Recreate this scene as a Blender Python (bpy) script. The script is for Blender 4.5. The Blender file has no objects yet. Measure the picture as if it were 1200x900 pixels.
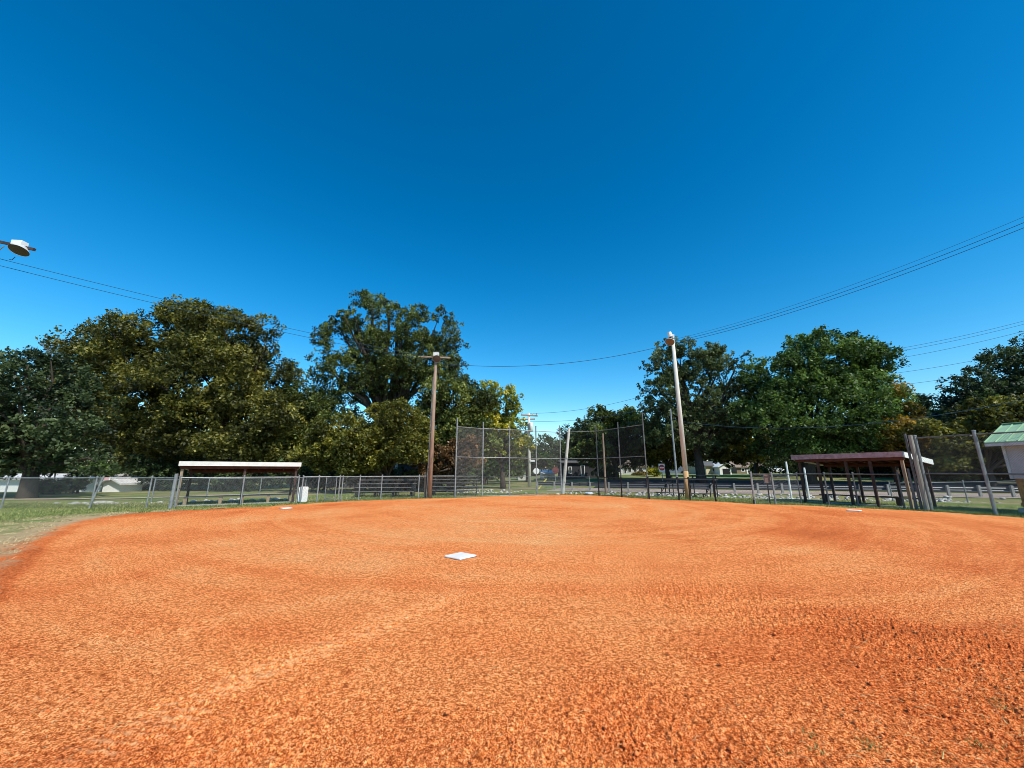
import bpy, math, random
import numpy as np
from mathutils import Vector, Matrix

random.seed(7)
RNG = np.random.default_rng(11)
scene = bpy.context.scene
C = scene.collection
PI = math.pi

# ------------------------------------------------------------------ camera
EYE = 1.6
PITCH = math.atan(103 / 450)
CP, SP = math.cos(PITCH), math.sin(PITCH)
cam_d = bpy.data.cameras.new('camera')
cam = bpy.data.objects.new('camera', cam_d)
C.objects.link(cam)
cam.location = (0, 0, EYE)
cam.rotation_euler = (PI / 2 + PITCH, 0, 0)
cam_d.sensor_width = 36
cam_d.lens = 13.5
cam_d.clip_start = 0.05
cam_d.clip_end = 3000
scene.camera = cam


def gp(x, y, z=0.0):
    """survey helper: ground point that was measured at photo position x, y"""
    u, v = (x - 600) / 450, (450 - y) / 450
    t = (z - EYE) / (SP + v * CP)
    return Vector((u * t, t * (CP - v * SP), z))


def wp(x, y, Y):
    """survey helper: point at northing Y measured at photo position x, y"""
    u, v = (x - 600) / 450, (450 - y) / 450
    t = Y / (CP - v * SP)
    return Vector((u * t, Y, EYE + t * (SP + v * CP)))


def sstep(a, b, x):
    t = np.clip((np.asarray(x, float) - a) / (b - a), 0, 1)
    return t * t * (3 - 2 * t)


# terrain ---------------------------------------------------------------
def rail_d(x, y):
    return (x - 10.1) * 0.33 + (y - 34.2) * 0.944


def gh(x, y):
    d = rail_d(x, y)
    w = sstep(2, 14, x)
    rise = 0.67 * sstep(7, 16, d) + 0.6 * sstep(16, 50, d)
    far = 1.5 * sstep(60, 260, np.hypot(x, y))
    bank = -0.28 * sstep(-6.4, -5.0, d) * (1 - sstep(-3.6, -2.0, d)) * sstep(-8, -3, x)
    return rise * w + far + bank - 0.035


def gz(x, y):
    return float(gh(x, y))


# ------------------------------------------------------------------ noise
def _hash(ix, iy, s):
    h = (ix.astype(np.int64) * 374761393 + iy.astype(np.int64) * 668265263 + s * 1442695041) & 0xFFFFFFFF
    h = ((h ^ (h >> 13)) * 1274126177) & 0xFFFFFFFF
    h = (h ^ (h >> 16)) & 0xFFFFFF
    return h / float(0xFFFFFF)


def vn(x, y, s=0):
    if s:
        a_ = 0.7 * s + .4; ca, sa = math.cos(a_), math.sin(a_)
        x, y = x * ca - y * sa, x * sa + y * ca
        if s < 10:
            x, y = x + .45 * np.sin(y * 1.7 + s) + .2 * np.sin(y * 4.1), y + .45 * np.sin(x * 1.9 + 2 * s)
    x0, y0 = np.floor(x), np.floor(y)
    fx, fy = x - x0, y - y0
    fx = fx * fx * (3 - 2 * fx); fy = fy * fy * (3 - 2 * fy)
    a = _hash(x0, y0, s); b = _hash(x0 + 1, y0, s)
    c = _hash(x0, y0 + 1, s); d = _hash(x0 + 1, y0 + 1, s)
    return (a * (1 - fx) + b * fx) * (1 - fy) + (c * (1 - fx) + d * fx) * fy


# ------------------------------------------------------------------ materials
MATS = {}


def mat(name, col, rough=0.8, metal=0.0, noise=0.0, nscale=8.0, col2=None, bump=0.0, bscale=40.0, stretch=None, spec=0.3):
    if name in MATS:
        return MATS[name]
    m = bpy.data.materials.new(name); m.use_nodes = True
    nt = m.node_tree; N = nt.nodes; L = nt.links
    bs = N['Principled BSDF']
    bs.inputs['Roughness'].default_value = rough
    bs.inputs['Metallic'].default_value = metal
    bs.inputs['Specular IOR Level'].default_value = spec
    tc = N.new('ShaderNodeTexCoord')
    mp = N.new('ShaderNodeMapping')
    if stretch: mp.inputs['Scale'].default_value = stretch
    L.new(tc.outputs['Object'], mp.inputs['Vector'])
    nz = N.new('ShaderNodeTexNoise'); nz.inputs['Scale'].default_value = nscale
    nz.inputs['Detail'].default_value = 6; nz.inputs['Roughness'].default_value = 0.65
    L.new(mp.outputs[0], nz.inputs['Vector'])
    rp = N.new('ShaderNodeValToRGB')
    c2 = col2 or tuple(c * (1 - noise) for c in col)
    rp.color_ramp.elements[0].position = 0.35; rp.color_ramp.elements[0].color = (*c2, 1)
    rp.color_ramp.elements[1].position = 0.65; rp.color_ramp.elements[1].color = (*col, 1)
    L.new(nz.outputs['Fac'], rp.inputs['Fac'])
    L.new(rp.outputs['Color'], bs.inputs['Base Color'])
    if bump:
        n2 = N.new('ShaderNodeTexNoise'); n2.inputs['Scale'].default_value = bscale
        n2.inputs['Detail'].default_value = 4
        L.new(mp.outputs[0], n2.inputs['Vector'])
        b = N.new('ShaderNodeBump'); b.inputs['Strength'].default_value = bump; b.inputs['Distance'].default_value = 0.02
        L.new(n2.outputs['Fac'], b.inputs['Height']); L.new(b.outputs['Normal'], bs.inputs['Normal'])
    MATS[name] = m
    return m


def leaf_mat(name, dark, mid, light):
    m = bpy.data.materials.new(name); m.use_nodes = True
    nt = m.node_tree; N = nt.nodes; L = nt.links
    N.remove(N['Principled BSDF'])
    out = N['Material Output']
    at = N.new('ShaderNodeAttribute'); at.attribute_name = 'tint'
    rp = N.new('ShaderNodeValToRGB'); cr = rp.color_ramp
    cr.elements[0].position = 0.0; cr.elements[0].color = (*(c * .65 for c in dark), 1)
    cr.elements[1].position = 0.95; cr.elements[1].color = (*(c * 1.4 for c in light), 1)  # darks deepened, lights raised: shadow and highlight contrast painted into the leaves
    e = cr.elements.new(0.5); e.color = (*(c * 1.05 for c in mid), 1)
    L.new(at.outputs['Fac'], rp.inputs['Fac'])
    bs = N.new('ShaderNodeBsdfPrincipled')
    bs.inputs['Roughness'].default_value = 0.5
    bs.inputs['Specular IOR Level'].default_value = 0.35
    L.new(rp.outputs[0], bs.inputs['Base Color'])
    tr = N.new('ShaderNodeBsdfTranslucent')
    hs = N.new('ShaderNodeHueSaturation'); hs.inputs['Saturation'].default_value = 1.15; hs.inputs['Value'].default_value = 1.3
    L.new(rp.outputs[0], hs.inputs['Color']); L.new(hs.outputs[0], tr.inputs['Color'])
    mx = N.new('ShaderNodeMixShader'); mx.inputs[0].default_value = 0.30
    L.new(bs.outputs[0], mx.inputs[1]); L.new(tr.outputs[0], mx.inputs[2])
    L.new(mx.outputs[0], out.inputs['Surface'])
    return m


GALV = mat('galvanised_steel', (0.32, 0.34, 0.345), 0.5, 0.3, col2=(0.19, 0.20, 0.21), nscale=5)
WIRE = mat('chain_wire', (0.17, 0.18, 0.185), 0.55, 0.3, noise=0.2)
BLACKP = mat('black_coated_steel', (0.018, 0.018, 0.02), 0.45, 0.0, noise=0.3)
BLACKW = mat('black_coated_wire', (0.03, 0.03, 0.032), 0.5, 0.0, noise=0.2)
OLDPIPE = mat('dull_pipe', (0.17, 0.18, 0.185), 0.6, 0.3, col2=(0.08, 0.085, 0.09), nscale=4)
POLEW = mat('grey_brown_pole_wood', (0.38, 0.27, 0.20), 0.85, col2=(0.20, 0.13, 0.095), nscale=3, bump=0.5, bscale=25, stretch=(6, 6, 0.5))
POLEL = mat('pale_pole_wood', (0.72, 0.69, 0.62), 0.85, col2=(0.52, 0.49, 0.43), nscale=3, bump=0.5, bscale=25, stretch=(6, 6, 0.4))
POLEO = mat('orange_pole_wood', (0.62, 0.38, 0.18), 0.85, col2=(0.42, 0.25, 0.12), nscale=3, bump=0.5, bscale=25, stretch=(6, 6, 0.4))
WHITE = mat('white_paint', (0.82, 0.82, 0.80), 0.55, noise=0.10, nscale=3)
WHITED = mat('weathered_white_paint', (0.70, 0.70, 0.70), 0.7, col2=(0.50, 0.48, 0.49), nscale=5, bump=0.3)
BROWNP = mat('brown_painted_wood', (0.085, 0.045, 0.035), 0.7, col2=(0.04, 0.022, 0.02), nscale=6, bump=0.3)
BROWNR = mat('red_brown_boards', (0.11, 0.038, 0.024), 0.8, col2=(0.055, 0.02, 0.015), nscale=5, bump=0.3, stretch=(1, 8, 1))
MAUVE = mat('shade_toned_fascia_paint', (0.42, 0.31, 0.34), 0.75, col2=(0.26, 0.17, 0.18), nscale=6, bump=0.3)  # weathered fascia paint with its shade mixed into the mauve
TANW = mat('weathered_tan_wood', (0.36, 0.28, 0.19), 0.85, col2=(0.24, 0.18, 0.12), nscale=5, bump=0.4, stretch=(5, 5, 0.6))
GREYW = mat('weathered_grey_planks', (0.34, 0.32, 0.27), 0.85, col2=(0.20, 0.185, 0.16), nscale=5, bump=0.4, stretch=(0.6, 5, 5))
DARKST = mat('dark_bench_steel', (0.045, 0.045, 0.05), 0.6, 0.2, noise=0.4)
SEATD = mat('weathered_dark_planks', (0.17, 0.16, 0.145), .85, col2=(.08, .075, .07), nscale=5)
DARKPL = mat('dark_bench_planks', (0.11, 0.105, 0.11), 0.75, noise=0.5, nscale=4)
LUMBER = mat('treated_lumber', (0.62, 0.34, 0.11), 0.8, col2=(0.24, 0.12, 0.045), nscale=5, bump=0.4, stretch=(4, 4, 0.7))
GREENM = mat('green_metal_roof', (0.36, 0.54, 0.33), 0.5, 0.0, noise=0.15, nscale=2)
CONC = mat('concrete_block', (0.50, 0.49, 0.46), 0.9, noise=0.3, nscale=12, bump=0.4)
BARK = mat('tree_bark', (0.085, 0.065, 0.05), 0.95, col2=(0.035, 0.027, 0.022), nscale=5, bump=0.8, bscale=14, stretch=(3, 3, 0.6))
BARKP = mat('pale_bark', (0.46, 0.44, 0.40), 0.9, col2=(0.22, 0.20, 0.17), nscale=2.5, bump=0.5, bscale=12)
CABLE = mat('cable_sheath', (0.02, 0.06, 0.11), 0.6)
DARKGLASS = mat('dark_window_glass', (0.025, 0.03, 0.035), 0.12, spec=0.6)
SHING = mat('tan_shingles', (0.33, 0.25, 0.19), 0.9, col2=(0.22, 0.165, 0.13), nscale=6, bump=0.5)
SHINGG = mat('grey_shingles', (0.16, 0.155, 0.15), 0.9, col2=(0.09, 0.088, 0.085), nscale=6, bump=0.5)
SLATEB = mat('slate_blue_siding', (0.13, 0.17, 0.22), 0.8, noise=0.15)
CREAM = mat('cream_siding', (0.66, 0.60, 0.40), 0.8, noise=0.12)
TANB = mat('tan_brick', (0.26, 0.19, 0.14), 0.9, col2=(0.17, 0.12, 0.09), nscale=20)
RED = mat('sign_red', (0.62, 0.03, 0.035), 0.5, noise=0.1)
SIGNW = mat('sign_white', (0.82, 0.82, 0.82), 0.5, noise=0.05)
YELLOW = mat('yellow_guard', (0.62, 0.56, 0.14), 0.5, noise=0.15)
RUBBER = mat('rubber', (0.02, 0.02, 0.02), 0.8)
CARW = mat('white_car_paint', (0.78, 0.78, 0.80), 0.25, spec=0.6)
CARG = mat('grey_car_paint', (0.20, 0.22, 0.25), 0.25, spec=0.6)
REFL = mat('spun_reflector', (0.72, 0.71, 0.68), 0.4, 0.2, noise=0.1)
LENSG = mat('lamp_lens', (0.055, 0.05, 0.05), 0.5, spec=0.6, noise=0.2)
LENSO = mat('rusty_lamp_inside', (0.25, 0.15, 0.09), 0.5, noise=0.3)
BASEW = mat('base_vinyl', (0.86, 0.86, 0.86), 0.5, col2=(.78, .68, .60), nscale=4)
BLUEGR = mat('blue_grey_paint', (0.30, 0.36, 0.42), 0.6, noise=0.2)
BOXM = mat('brown_board', (0.22, 0.14, 0.12), 0.8, noise=0.3)


def dirt_mat():
    m = bpy.data.materials.new('infield_clay'); m.use_nodes = True
    nt = m.node_tree; N = nt.nodes; L = nt.links
    bs = N['Principled BSDF']; bs.inputs['Roughness'].default_value = 0.95
    bs.inputs['Specular IOR Level'].default_value = 0.1
    tc = N.new('ShaderNodeTexCoord')

    def noise(scale, det=4, rough=0.6, src=None):
        n = N.new('ShaderNodeTexNoise'); n.inputs['Scale'].default_value = scale
        n.inputs['Detail'].default_value = det; n.inputs['Roughness'].default_value = rough
        L.new(tc.outputs['Object'] if src is None else src, n.inputs['Vector']); return n

    def ramp(fac, stops):
        r = N.new('ShaderNodeValToRGB'); cr = r.color_ramp
        cr.elements[0].position = stops[0][0]; cr.elements[0].color = (*stops[0][1], 1)
        cr.elements[1].position = stops[-1][0]; cr.elements[1].color = (*stops[-1][1], 1)
        for p, c in stops[1:-1]:
            e = cr.elements.new(p); e.color = (*c, 1)
        L.new(fac, r.inputs['Fac']); return r

    def mix(f, a, b, mode='MIX'):
        x = N.new('ShaderNodeMix'); x.data_type = 'RGBA'; x.blend_type = mode
        if isinstance(f, float): x.inputs[0].default_value = f
        else: L.new(f, x.inputs[0])
        L.new(a, x.inputs[6]); L.new(b, x.inputs[7]); return x.outputs[2]
    at = N.new('ShaderNodeAttribute'); at.attribute_name = 'tone'
    ag = N.new('ShaderNodeAttribute'); ag.attribute_name = 'turf'
    ac = N.new('ShaderNodeAttribute'); ac.attribute_name = 'dry'
    base = ramp(at.outputs['Fac'], [(0.0, (0.50, 0.096, 0.018)), (0.35, (0.82, 0.174, 0.035)), (0.65, (1.0, 0.280, 0.066)), (1.0, (1.0, 0.380, 0.112))])
    fine = noise(88, 4, 0.75)
    fr = ramp(fine.outputs['Fac'], [(0.40, (0.34, 0.25, 0.2)), (0.5, (0.93, 0.92, 0.9)), (0.59, (1.25, 1.65, 2.3))])
    c1 = mix(1.0, base.outputs[0], fr.outputs[0], 'MULTIPLY')
    mid = noise(13, 6, 0.85)
    mr = ramp(mid.outputs['Fac'], [(0.36, (0.74, 0.66, 0.6)), (0.5, (1, 1, 1)), (0.64, (1.08, 1.18, 1.3))])
    c2 = mix(1.0, c1, mr.outputs[0], 'MULTIPLY')
    grit = noise(34, 3, 0.7)
    gr2 = ramp(grit.outputs['Fac'], [(0.38, (0.52, 0.42, 0.34)), (0.5, (1, 1, 1)), (0.61, (1.15, 1.4, 1.8))])
    c2 = mix(1.0, c2, gr2.outputs[0], 'MULTIPLY')
    dryc = N.new('ShaderNodeRGB'); dryc.outputs[0].default_value = (1.0, 0.55, 0.26, 1)
    c3 = mix(ac.outputs['Fac'], c2, dryc.outputs[0])
    # thin turf at the edges: dry thatch then green
    gn = noise(1.3, 6, 0.7)
    ad = N.new('ShaderNodeMath'); ad.operation = 'MULTIPLY_ADD'
    L.new(gn.outputs['Fac'], ad.inputs[0]); ad.inputs[1].default_value = 1.6; ad.inputs[2].default_value = -0.8
    su = N.new('ShaderNodeMath'); su.operation = 'ADD'
    L.new(ad.outputs[0], su.inputs[0]); L.new(ag.outputs['Fac'], su.inputs[1])
    f1 = ramp(su.outputs[0], [(0.12, (0, 0, 0)), (0.42, (1, 1, 1))])
    f2 = ramp(su.outputs[0], [(0.62, (0, 0, 0)), (0.95, (1, 1, 1))])
    gg = noise(22, 5, 0.75)
    tan = ramp(gg.outputs['Fac'], [(0.35, (0.30, 0.20, 0.10)), (0.65, (0.60, 0.44, 0.25))])
    grn = ramp(gg.outputs['Fac'], [(0.35, (0.09, 0.13, 0.035)), (0.68, (0.26, 0.32, 0.10))])
    c4 = mix(f1.outputs[0], c3, tan.outputs[0])
    c5 = mix(f2.outputs[0], c4, grn.outputs[0])
    L.new(c5, bs.inputs['Base Color'])
    bp = N.new('ShaderNodeBump'); bp.inputs['Strength'].default_value = 1.0; bp.inputs['Distance'].default_value = 0.012
    bn = noise(85, 4, 0.75)
    L.new(bn.outputs['Fac'], bp.inputs['Height']); L.new(bp.outputs['Normal'], bs.inputs['Normal'])
    return m


def lawn_mat(name, stops, big=0.35, dry=(0.34, 0.27, 0.14)):
    m = bpy.data.materials.new(name); m.use_nodes = True
    nt = m.node_tree; N = nt.nodes; L = nt.links
    bs = N['Principled BSDF']; bs.inputs['Roughness'].default_value = 0.95
    bs.inputs['Specular IOR Level'].default_value = 0.1
    tc = N.new('ShaderNodeTexCoord')
    n1 = N.new('ShaderNodeTexNoise'); n1.inputs['Scale'].default_value = 7; n1.inputs['Detail'].default_value = 8; n1.inputs['Roughness'].default_value = 0.8
    n2 = N.new('ShaderNodeTexNoise'); n2.inputs['Scale'].default_value = big; n2.inputs['Detail'].default_value = 5
    for n in (n1, n2): L.new(tc.outputs['Object'], n.inputs['Vector'])
    r = N.new('ShaderNodeValToRGB'); cr = r.color_ramp
    cr.elements[0].position = 0.33; cr.elements[0].color = (*stops[0], 1)
    cr.elements[1].position = 0.68; cr.elements[1].color = (*stops[1], 1)
    L.new(n1.outputs['Fac'], r.inputs['Fac'])
    r2 = N.new('ShaderNodeValToRGB'); r2.color_ramp.elements[0].position = 0.42; r2.color_ramp.elements[1].position = 0.66
    L.new(n2.outputs['Fac'], r2.inputs['Fac'])
    x = N.new('ShaderNodeMix'); x.data_type = 'RGBA'
    L.new(r2.outputs[0], x.inputs[0]); L.new(r.outputs[0], x.inputs[6]); x.inputs[7].default_value = (*dry, 1)
    L.new(x.outputs[2], bs.inputs['Base Color'])
    b = N.new('ShaderNodeBump'); b.inputs['Strength'].default_value = 1; b.inputs['Distance'].default_value = 0.06
    L.new(n1.outputs['Fac'], b.inputs['Height']); L.new(b.outputs['Normal'], bs.inputs['Normal'])
    return m


LAWN = lawn_mat('lawn_grass', ((0.085, 0.12, 0.03), (0.25, 0.325, 0.095)))
GRAVEL = mat('pinkish_gravel', (0.47, 0.37, 0.31), 0.95, col2=(0.33, 0.26, 0.22), nscale=2.5, bump=0.6, bscale=30)
ASPH = mat('shade_band_asphalt', (0.055, 0.058, 0.066), 0.9, col2=(0.04, 0.042, 0.048), nscale=1.5, bump=0.4, bscale=60)
ROCK = mat('limestone_rubble', (0.60, 0.57, 0.52), 0.9, col2=(0.30, 0.27, 0.24), nscale=2.5, bump=0.6, bscale=12)
CLAY = dirt_mat()


# ------------------------------------------------------------------ mesh helpers
class MB:
    def __init__(self): self.v = []; self.f = []

    def box(self, c, s, rz=0.0, M=None):
        hx, hy, hz = s[0] / 2, s[1] / 2, s[2] / 2
        R = M if M is not None else Matrix.Rotation(rz, 3, 'Z')
        c = Vector(c); b = len(self.v)
        for x in (-hx, hx):
            for y in (-hy, hy):
                for z in (-hz, hz):
                    self.v.append(tuple(c + R @ Vector((x, y, z))))
        self.f += [(b, b + 1, b + 3, b + 2), (b + 4, b + 6, b + 7, b + 5), (b, b + 4, b + 5, b + 1),
                   (b + 2, b + 3, b + 7, b + 6), (b, b + 2, b + 6, b + 4), (b + 1, b + 5, b + 7, b + 3)]
        return self

    def bar(self, p0, p1, w, h, up=(0, 0, 1)):
        """rectangular bar from p0 to p1, w across, h along up"""
        p0, p1 = Vector(p0), Vector(p1); d = (p1 - p0); L = d.length; d.normalize()
        up = Vector(up)
        if abs(d.dot(up)) > 0.98: up = Vector((1, 0, 0))
        s = d.cross(up).normalized(); u = s.cross(d).normalized()
        M = Matrix((d, s, u)).transposed()
        return self.box((p0 + p1) / 2, (L, w, h), M=M)

    def tube(self, pts, rad, n=8, cap=True):
        pts = [Vector(p) for p in pts]
        if not isinstance(rad, (list, tuple)): rad = [rad] * len(pts)
        b = len(self.v)
        for i, p in enumerate(pts):
            d = (pts[min(i + 1, len(pts) - 1)] - pts[max(i - 1, 0)]).normalized()
            up = Vector((0, 0, 1)) if abs(d.z) < 0.9 else Vector((1, 0, 0))
            s = d.cross(up).normalized(); u = s.cross(d)
            for k in range(n):
                a = 2 * PI * k / n
                self.v.append(tuple(p + (s * math.cos(a) + u * math.sin(a)) * rad[i]))
        for i in range(len(pts) - 1):
            for k in range(n):
                a0 = b + i * n + k; a1 = b + i * n + (k + 1) % n
                self.f.append((a0, a1, a1 + n, a0 + n))
        if cap:
            self.f.append(tuple(b + k for k in reversed(range(n))))
            e = b + (len(pts) - 1) * n
            self.f.append(tuple(e + k for k in range(n)))
        return self

    def lathe(self, prof, c, axis=(0, 0, 1), n=20):
        """prof list of (r, h) along axis"""
        ax = Vector(axis).normalized()
        up = Vector((0, 0, 1)) if abs(ax.z) < 0.9 else Vector((1, 0, 0))
        s = ax.cross(up).normalized(); u = s.cross(ax); c = Vector(c); b = len(self.v)
        for r, h in prof:
            for k in range(n):
                a = 2 * PI * k / n
                self.v.append(tuple(c + ax * h + (s * math.cos(a) + u * math.sin(a)) * max(r, 1e-4)))
        for i in range(len(prof) - 1):
            for k in range(n):
                a0 = b + i * n + k; a1 = b + i * n + (k + 1) % n
                self.f.append((a0, a1, a1 + n, a0 + n))
        return self

    def prism(self, prof, M):
        """closed 2-D profile (x,z) extruded along local y given by M(local->world) from 0..1 handled by caller tuples"""
        return self

    def poly(self, pts):
        b = len(self.v); self.v += [tuple(p) for p in pts]; self.f.append(tuple(range(b, b + len(pts)))); return self

    def build(self, name, m, parent=None, smooth=False):
        me = bpy.data.meshes.new(name)
        me.from_pydata(self.v, [], self.f); me.update()
        me.materials.append(m)
        if smooth:
            for p in me.polygons: p.use_smooth = True
        o = bpy.data.objects.new(name, me); C.objects.link(o)
        if parent is not None:
            o.parent = parent
            o.matrix_parent_inverse = Matrix.Identity(4)
            inv = parent_world(parent).inverted()
            me.transform(inv)
        return o


WORLD = {}


def parent_world(o):
    M = Matrix.Identity(4)
    while o is not None:
        M = (Matrix.Translation(o.location) @ o.rotation_euler.to_matrix().to_4x4()) @ M
        o = o.parent
    return M


def tag(o, label, cat, group=None, kind=None):
    if label: o['label'] = label
    if cat: o['category'] = cat
    if group: o['group'] = group
    if kind: o['kind'] = kind
    return o


def thing(name, label, cat, loc=(0, 0, 0), rz=0.0, group=None):
    o = bpy.data.objects.new(name, None); C.objects.link(o)
    o.empty_display_size = 0.2
    o.location = loc; o.rotation_euler = (0, 0, rz)
    return tag(o, label, cat, group)


def struct(o): o['kind'] = 'structure'; return o


def fast_mesh(name, verts, quads, m, attrs=None, parent=None, tri=False, smooth=False):
    """numpy mesh: verts (n,3), quads (k,4|3), attrs {name: per-point floats}"""
    me = bpy.data.meshes.new(name)
    nv, nf = len(verts), len(quads); k = quads.shape[1]
    if parent is not None:
        inv = np.array(parent_world(parent).inverted())
        verts = verts @ inv[:3, :3].T + inv[:3, 3]
    me.vertices.add(nv); me.vertices.foreach_set('co', verts.astype(np.float32).ravel())
    me.loops.add(nf * k); me.loops.foreach_set('vertex_index', quads.astype(np.int32).ravel())
    me.polygons.add(nf)
    me.polygons.foreach_set('loop_start', (np.arange(nf) * k).astype(np.int32))
    me.polygons.foreach_set('loop_total', np.full(nf, k, np.int32))
    if smooth: me.polygons.foreach_set('use_smooth', np.ones(nf, bool))
    me.update(calc_edges=True)
    for an, a in (attrs or {}).items():
        at = me.attributes.new(an, 'FLOAT', 'POINT'); at.data.foreach_set('value', a.astype(np.float32))
    me.materials.append(m)
    o = bpy.data.objects.new(name, me); C.objects.link(o)
    if parent is not None: o.parent = parent
    return o


# ------------------------------------------------------------------ world and sun
SUN_H = Vector((0.65, -0.76)).normalized()
SUN_EL = math.radians(47)
w = bpy.data.worlds.new('World'); scene.world = w; w.use_nodes = True
wn = w.node_tree.nodes; wl = w.node_tree.links
bg = wn['Background']
sky = wn.new('ShaderNodeTexSky'); sky.sky_type = 'NISHITA'; sky.sun_disc = False
sky.sun_elevation = SUN_EL
sky.sun_rotation = math.atan2(SUN_H.x, SUN_H.y)
sky.altitude = 0; sky.air_density = 1.0; sky.dust_density = 0.3; sky.ozone_density = 2.5
tint = wn.new('ShaderNodeMix'); tint.data_type = 'RGBA'; tint.blend_type = 'MULTIPLY'; tint.inputs[0].default_value = 1.0
hsv = wn.new('ShaderNodeHueSaturation'); hsv.inputs['Saturation'].default_value = 1.45
wl.new(sky.outputs[0], hsv.inputs['Color']); wl.new(hsv.outputs[0], tint.inputs[6])
tint.inputs[7].default_value = (0.62, 1.10, 1.16, 1)
tcw = wn.new('ShaderNodeTexCoord'); sxw = wn.new('ShaderNodeSeparateXYZ'); wl.new(tcw.outputs['Generated'], sxw.inputs[0])
grw = wn.new('ShaderNodeValToRGB'); grw.color_ramp.elements[0].position = 0.0; grw.color_ramp.elements[0].color = (1.05, 0.44, 0.41, 1)
grw.color_ramp.elements[1].position = 0.85; grw.color_ramp.elements[1].color = (0.10, 0.34, 0.31, 1)
e_ = grw.color_ramp.elements.new(0.22); e_.color = (0.66, 0.445, 0.41, 1)
e_ = grw.color_ramp.elements.new(0.45); e_.color = (0.28, 0.41, 0.385, 1)
wl.new(sxw.outputs['Z'], grw.inputs['Fac'])
t2 = wn.new('ShaderNodeMix'); t2.data_type = 'RGBA'; t2.blend_type = 'MULTIPLY'; t2.inputs[0].default_value = 1.0
wl.new(tint.outputs[2], t2.inputs[6]); wl.new(grw.outputs[0], t2.inputs[7])
wl.new(t2.outputs[2], bg.inputs['Color'])
bg.inputs['Strength'].default_value = 0.15
tint.inputs[7].default_value = (1.55, 3.18, 3.18, 1)
sd = bpy.data.lights.new('sun', 'SUN'); sd.energy = 5.0; sd.angle = math.radians(0.53); sd.color = (1.0, 0.94, 0.83)
so = bpy.data.objects.new('sun', sd); C.objects.link(so); so.location = (30, -25, 40)
sdir = Vector((SUN_H.x * math.cos(SUN_EL), SUN_H.y * math.cos(SUN_EL), math.sin(SUN_EL)))
so.rotation_euler = sdir.to_track_quat('Z', 'Y').to_euler()
scene.view_settings.view_transform = 'Standard'
scene.view_settings.look = 'None'
scene.view_settings.exposure = 0
scene.cycles.transparent_max_bounces = 24
scene.cycles.max_bounces = 6
scene.cycles.pixel_filter_type = 'BLACKMAN_HARRIS'
scene.cycles.filter_width = 0.9

# ------------------------------------------------------------------ lawn (ground sheet to the horizon)
xs = np.concatenate([np.array([-1500, -900, -500, -300, -200, -150, -110]), np.arange(-90, -20, 3.0), np.arange(-20, 61, 0.8), np.arange(63, 90, 3.0), np.array([110, 150, 200, 300, 500, 900, 1500])])
ys = np.concatenate([np.array([-1500, -600, -250, -100, -50, -20]), np.arange(-8, 16, 2.0), np.arange(16, 62, 0.6), np.arange(62, 110, 3.0), np.array([130, 170, 220, 300, 450, 700, 1100, 2000])])
GX, GY = np.meshgrid(xs, ys)
GZ = gh(GX, GY)
# keep the lawn well under the clay where the infield is
rr = np.hypot(GX - 1.5, GY - 11)
near = (vn(GX / 1.7, GY / 1.7, 5) - 0.5) * 0.03
GZ = GZ + near * (GY < 60)
verts = np.stack([GX.ravel(), GY.ravel(), GZ.ravel()], 1)
ny, nx = GX.shape
i0 = (np.arange(ny - 1)[:, None] * nx + np.arange(nx - 1)[None]).ravel()
lawn = fast_mesh('ground', verts, np.stack([i0, i0 + 1, i0 + nx + 1, i0 + nx], 1), LAWN, smooth=True)
struct(lawn)

# ------------------------------------------------------------------ infield
edge_px = [(0, 692), (30, 656), (60, 631), (100, 612), (150, 603), (205, 599), (300, 594), (352, 591), (400, 588), (450, 586),
           (540, 583.5), (600, 581), (660, 580), (700, 581), (760, 585), (808, 587), (840, 588), (885, 591), (942, 592.5),
           (1000, 595.5), (1071, 598.5), (1100, 600), (1167, 604.5), (1200, 607)]
et, er = [], []
for a in edge_px:
    p = gp(*a); et.append(math.atan2(p.x, p.y)); er.append(math.hypot(p.x, p.y))
et = [-PI, -2.2, -1.5, -1.15] + et + [1.02, 1.15, 1.5, 2.2, PI]
er = [2.6, 2.8, 3.6, 6.0] + er + [15.0, 10.0, 5.0, 3.0, 2.6]
out_px = {0: (0, 612), 30: (30, 609), 60: (60, 606), 100: (100, 603.5), 150: (150, 600.5)}
ot, orr = [], []
for k, a in enumerate(edge_px):
    p = gp(*out_px.get(a[0], (a[0], a[1] - 0.7))); ot.append(math.atan2(p.x, p.y)); orr.append(math.hypot(p.x, p.y))
ot = [-PI, -2.2, -1.5, -1.15] + ot + [1.02, 1.15, 1.5, 2.2, PI]
orr = [4.0, 4.5, 6.0, 11.0] + orr + [16.0, 12.0, 7.0, 4.6, 4.0]
uu = np.linspace(-1.42, 1.42, 1900)
thf = np.arctan(uu * 0.93)
thb = np.linspace(thf[-1], 2 * PI + thf[0], 90)[1:-1]
TH = np.concatenate([thf, thb])
THw = (TH + PI) % (2 * PI) - PI
RD = np.interp(THw, et, er); RO = np.interp(THw, ot, orr)
NR = 720
s = np.linspace(0, 1, NR)
inv = (1 / 1.55) * (1 - s)[:, None] + (1 / RO)[None] * s[:, None]
Rg = 1 / inv
Rin = np.linspace(0.15, 1.5, 10)[:, None] * np.ones((1, len(TH)))
Rg = np.vstack([Rin, Rg])
X = Rg * np.sin(TH)[None]; Y = Rg * np.cos(TH)[None]
turf = np.clip((Rg - RD[None]) / np.maximum(RO - RD, 0.3)[None], -0.6, 1) 
turf = np.where(turf < 0, np.clip((Rg - RD[None]) / 1.2, -1, 0), turf)
fade = 1 - sstep(6, 13, Rg)
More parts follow.
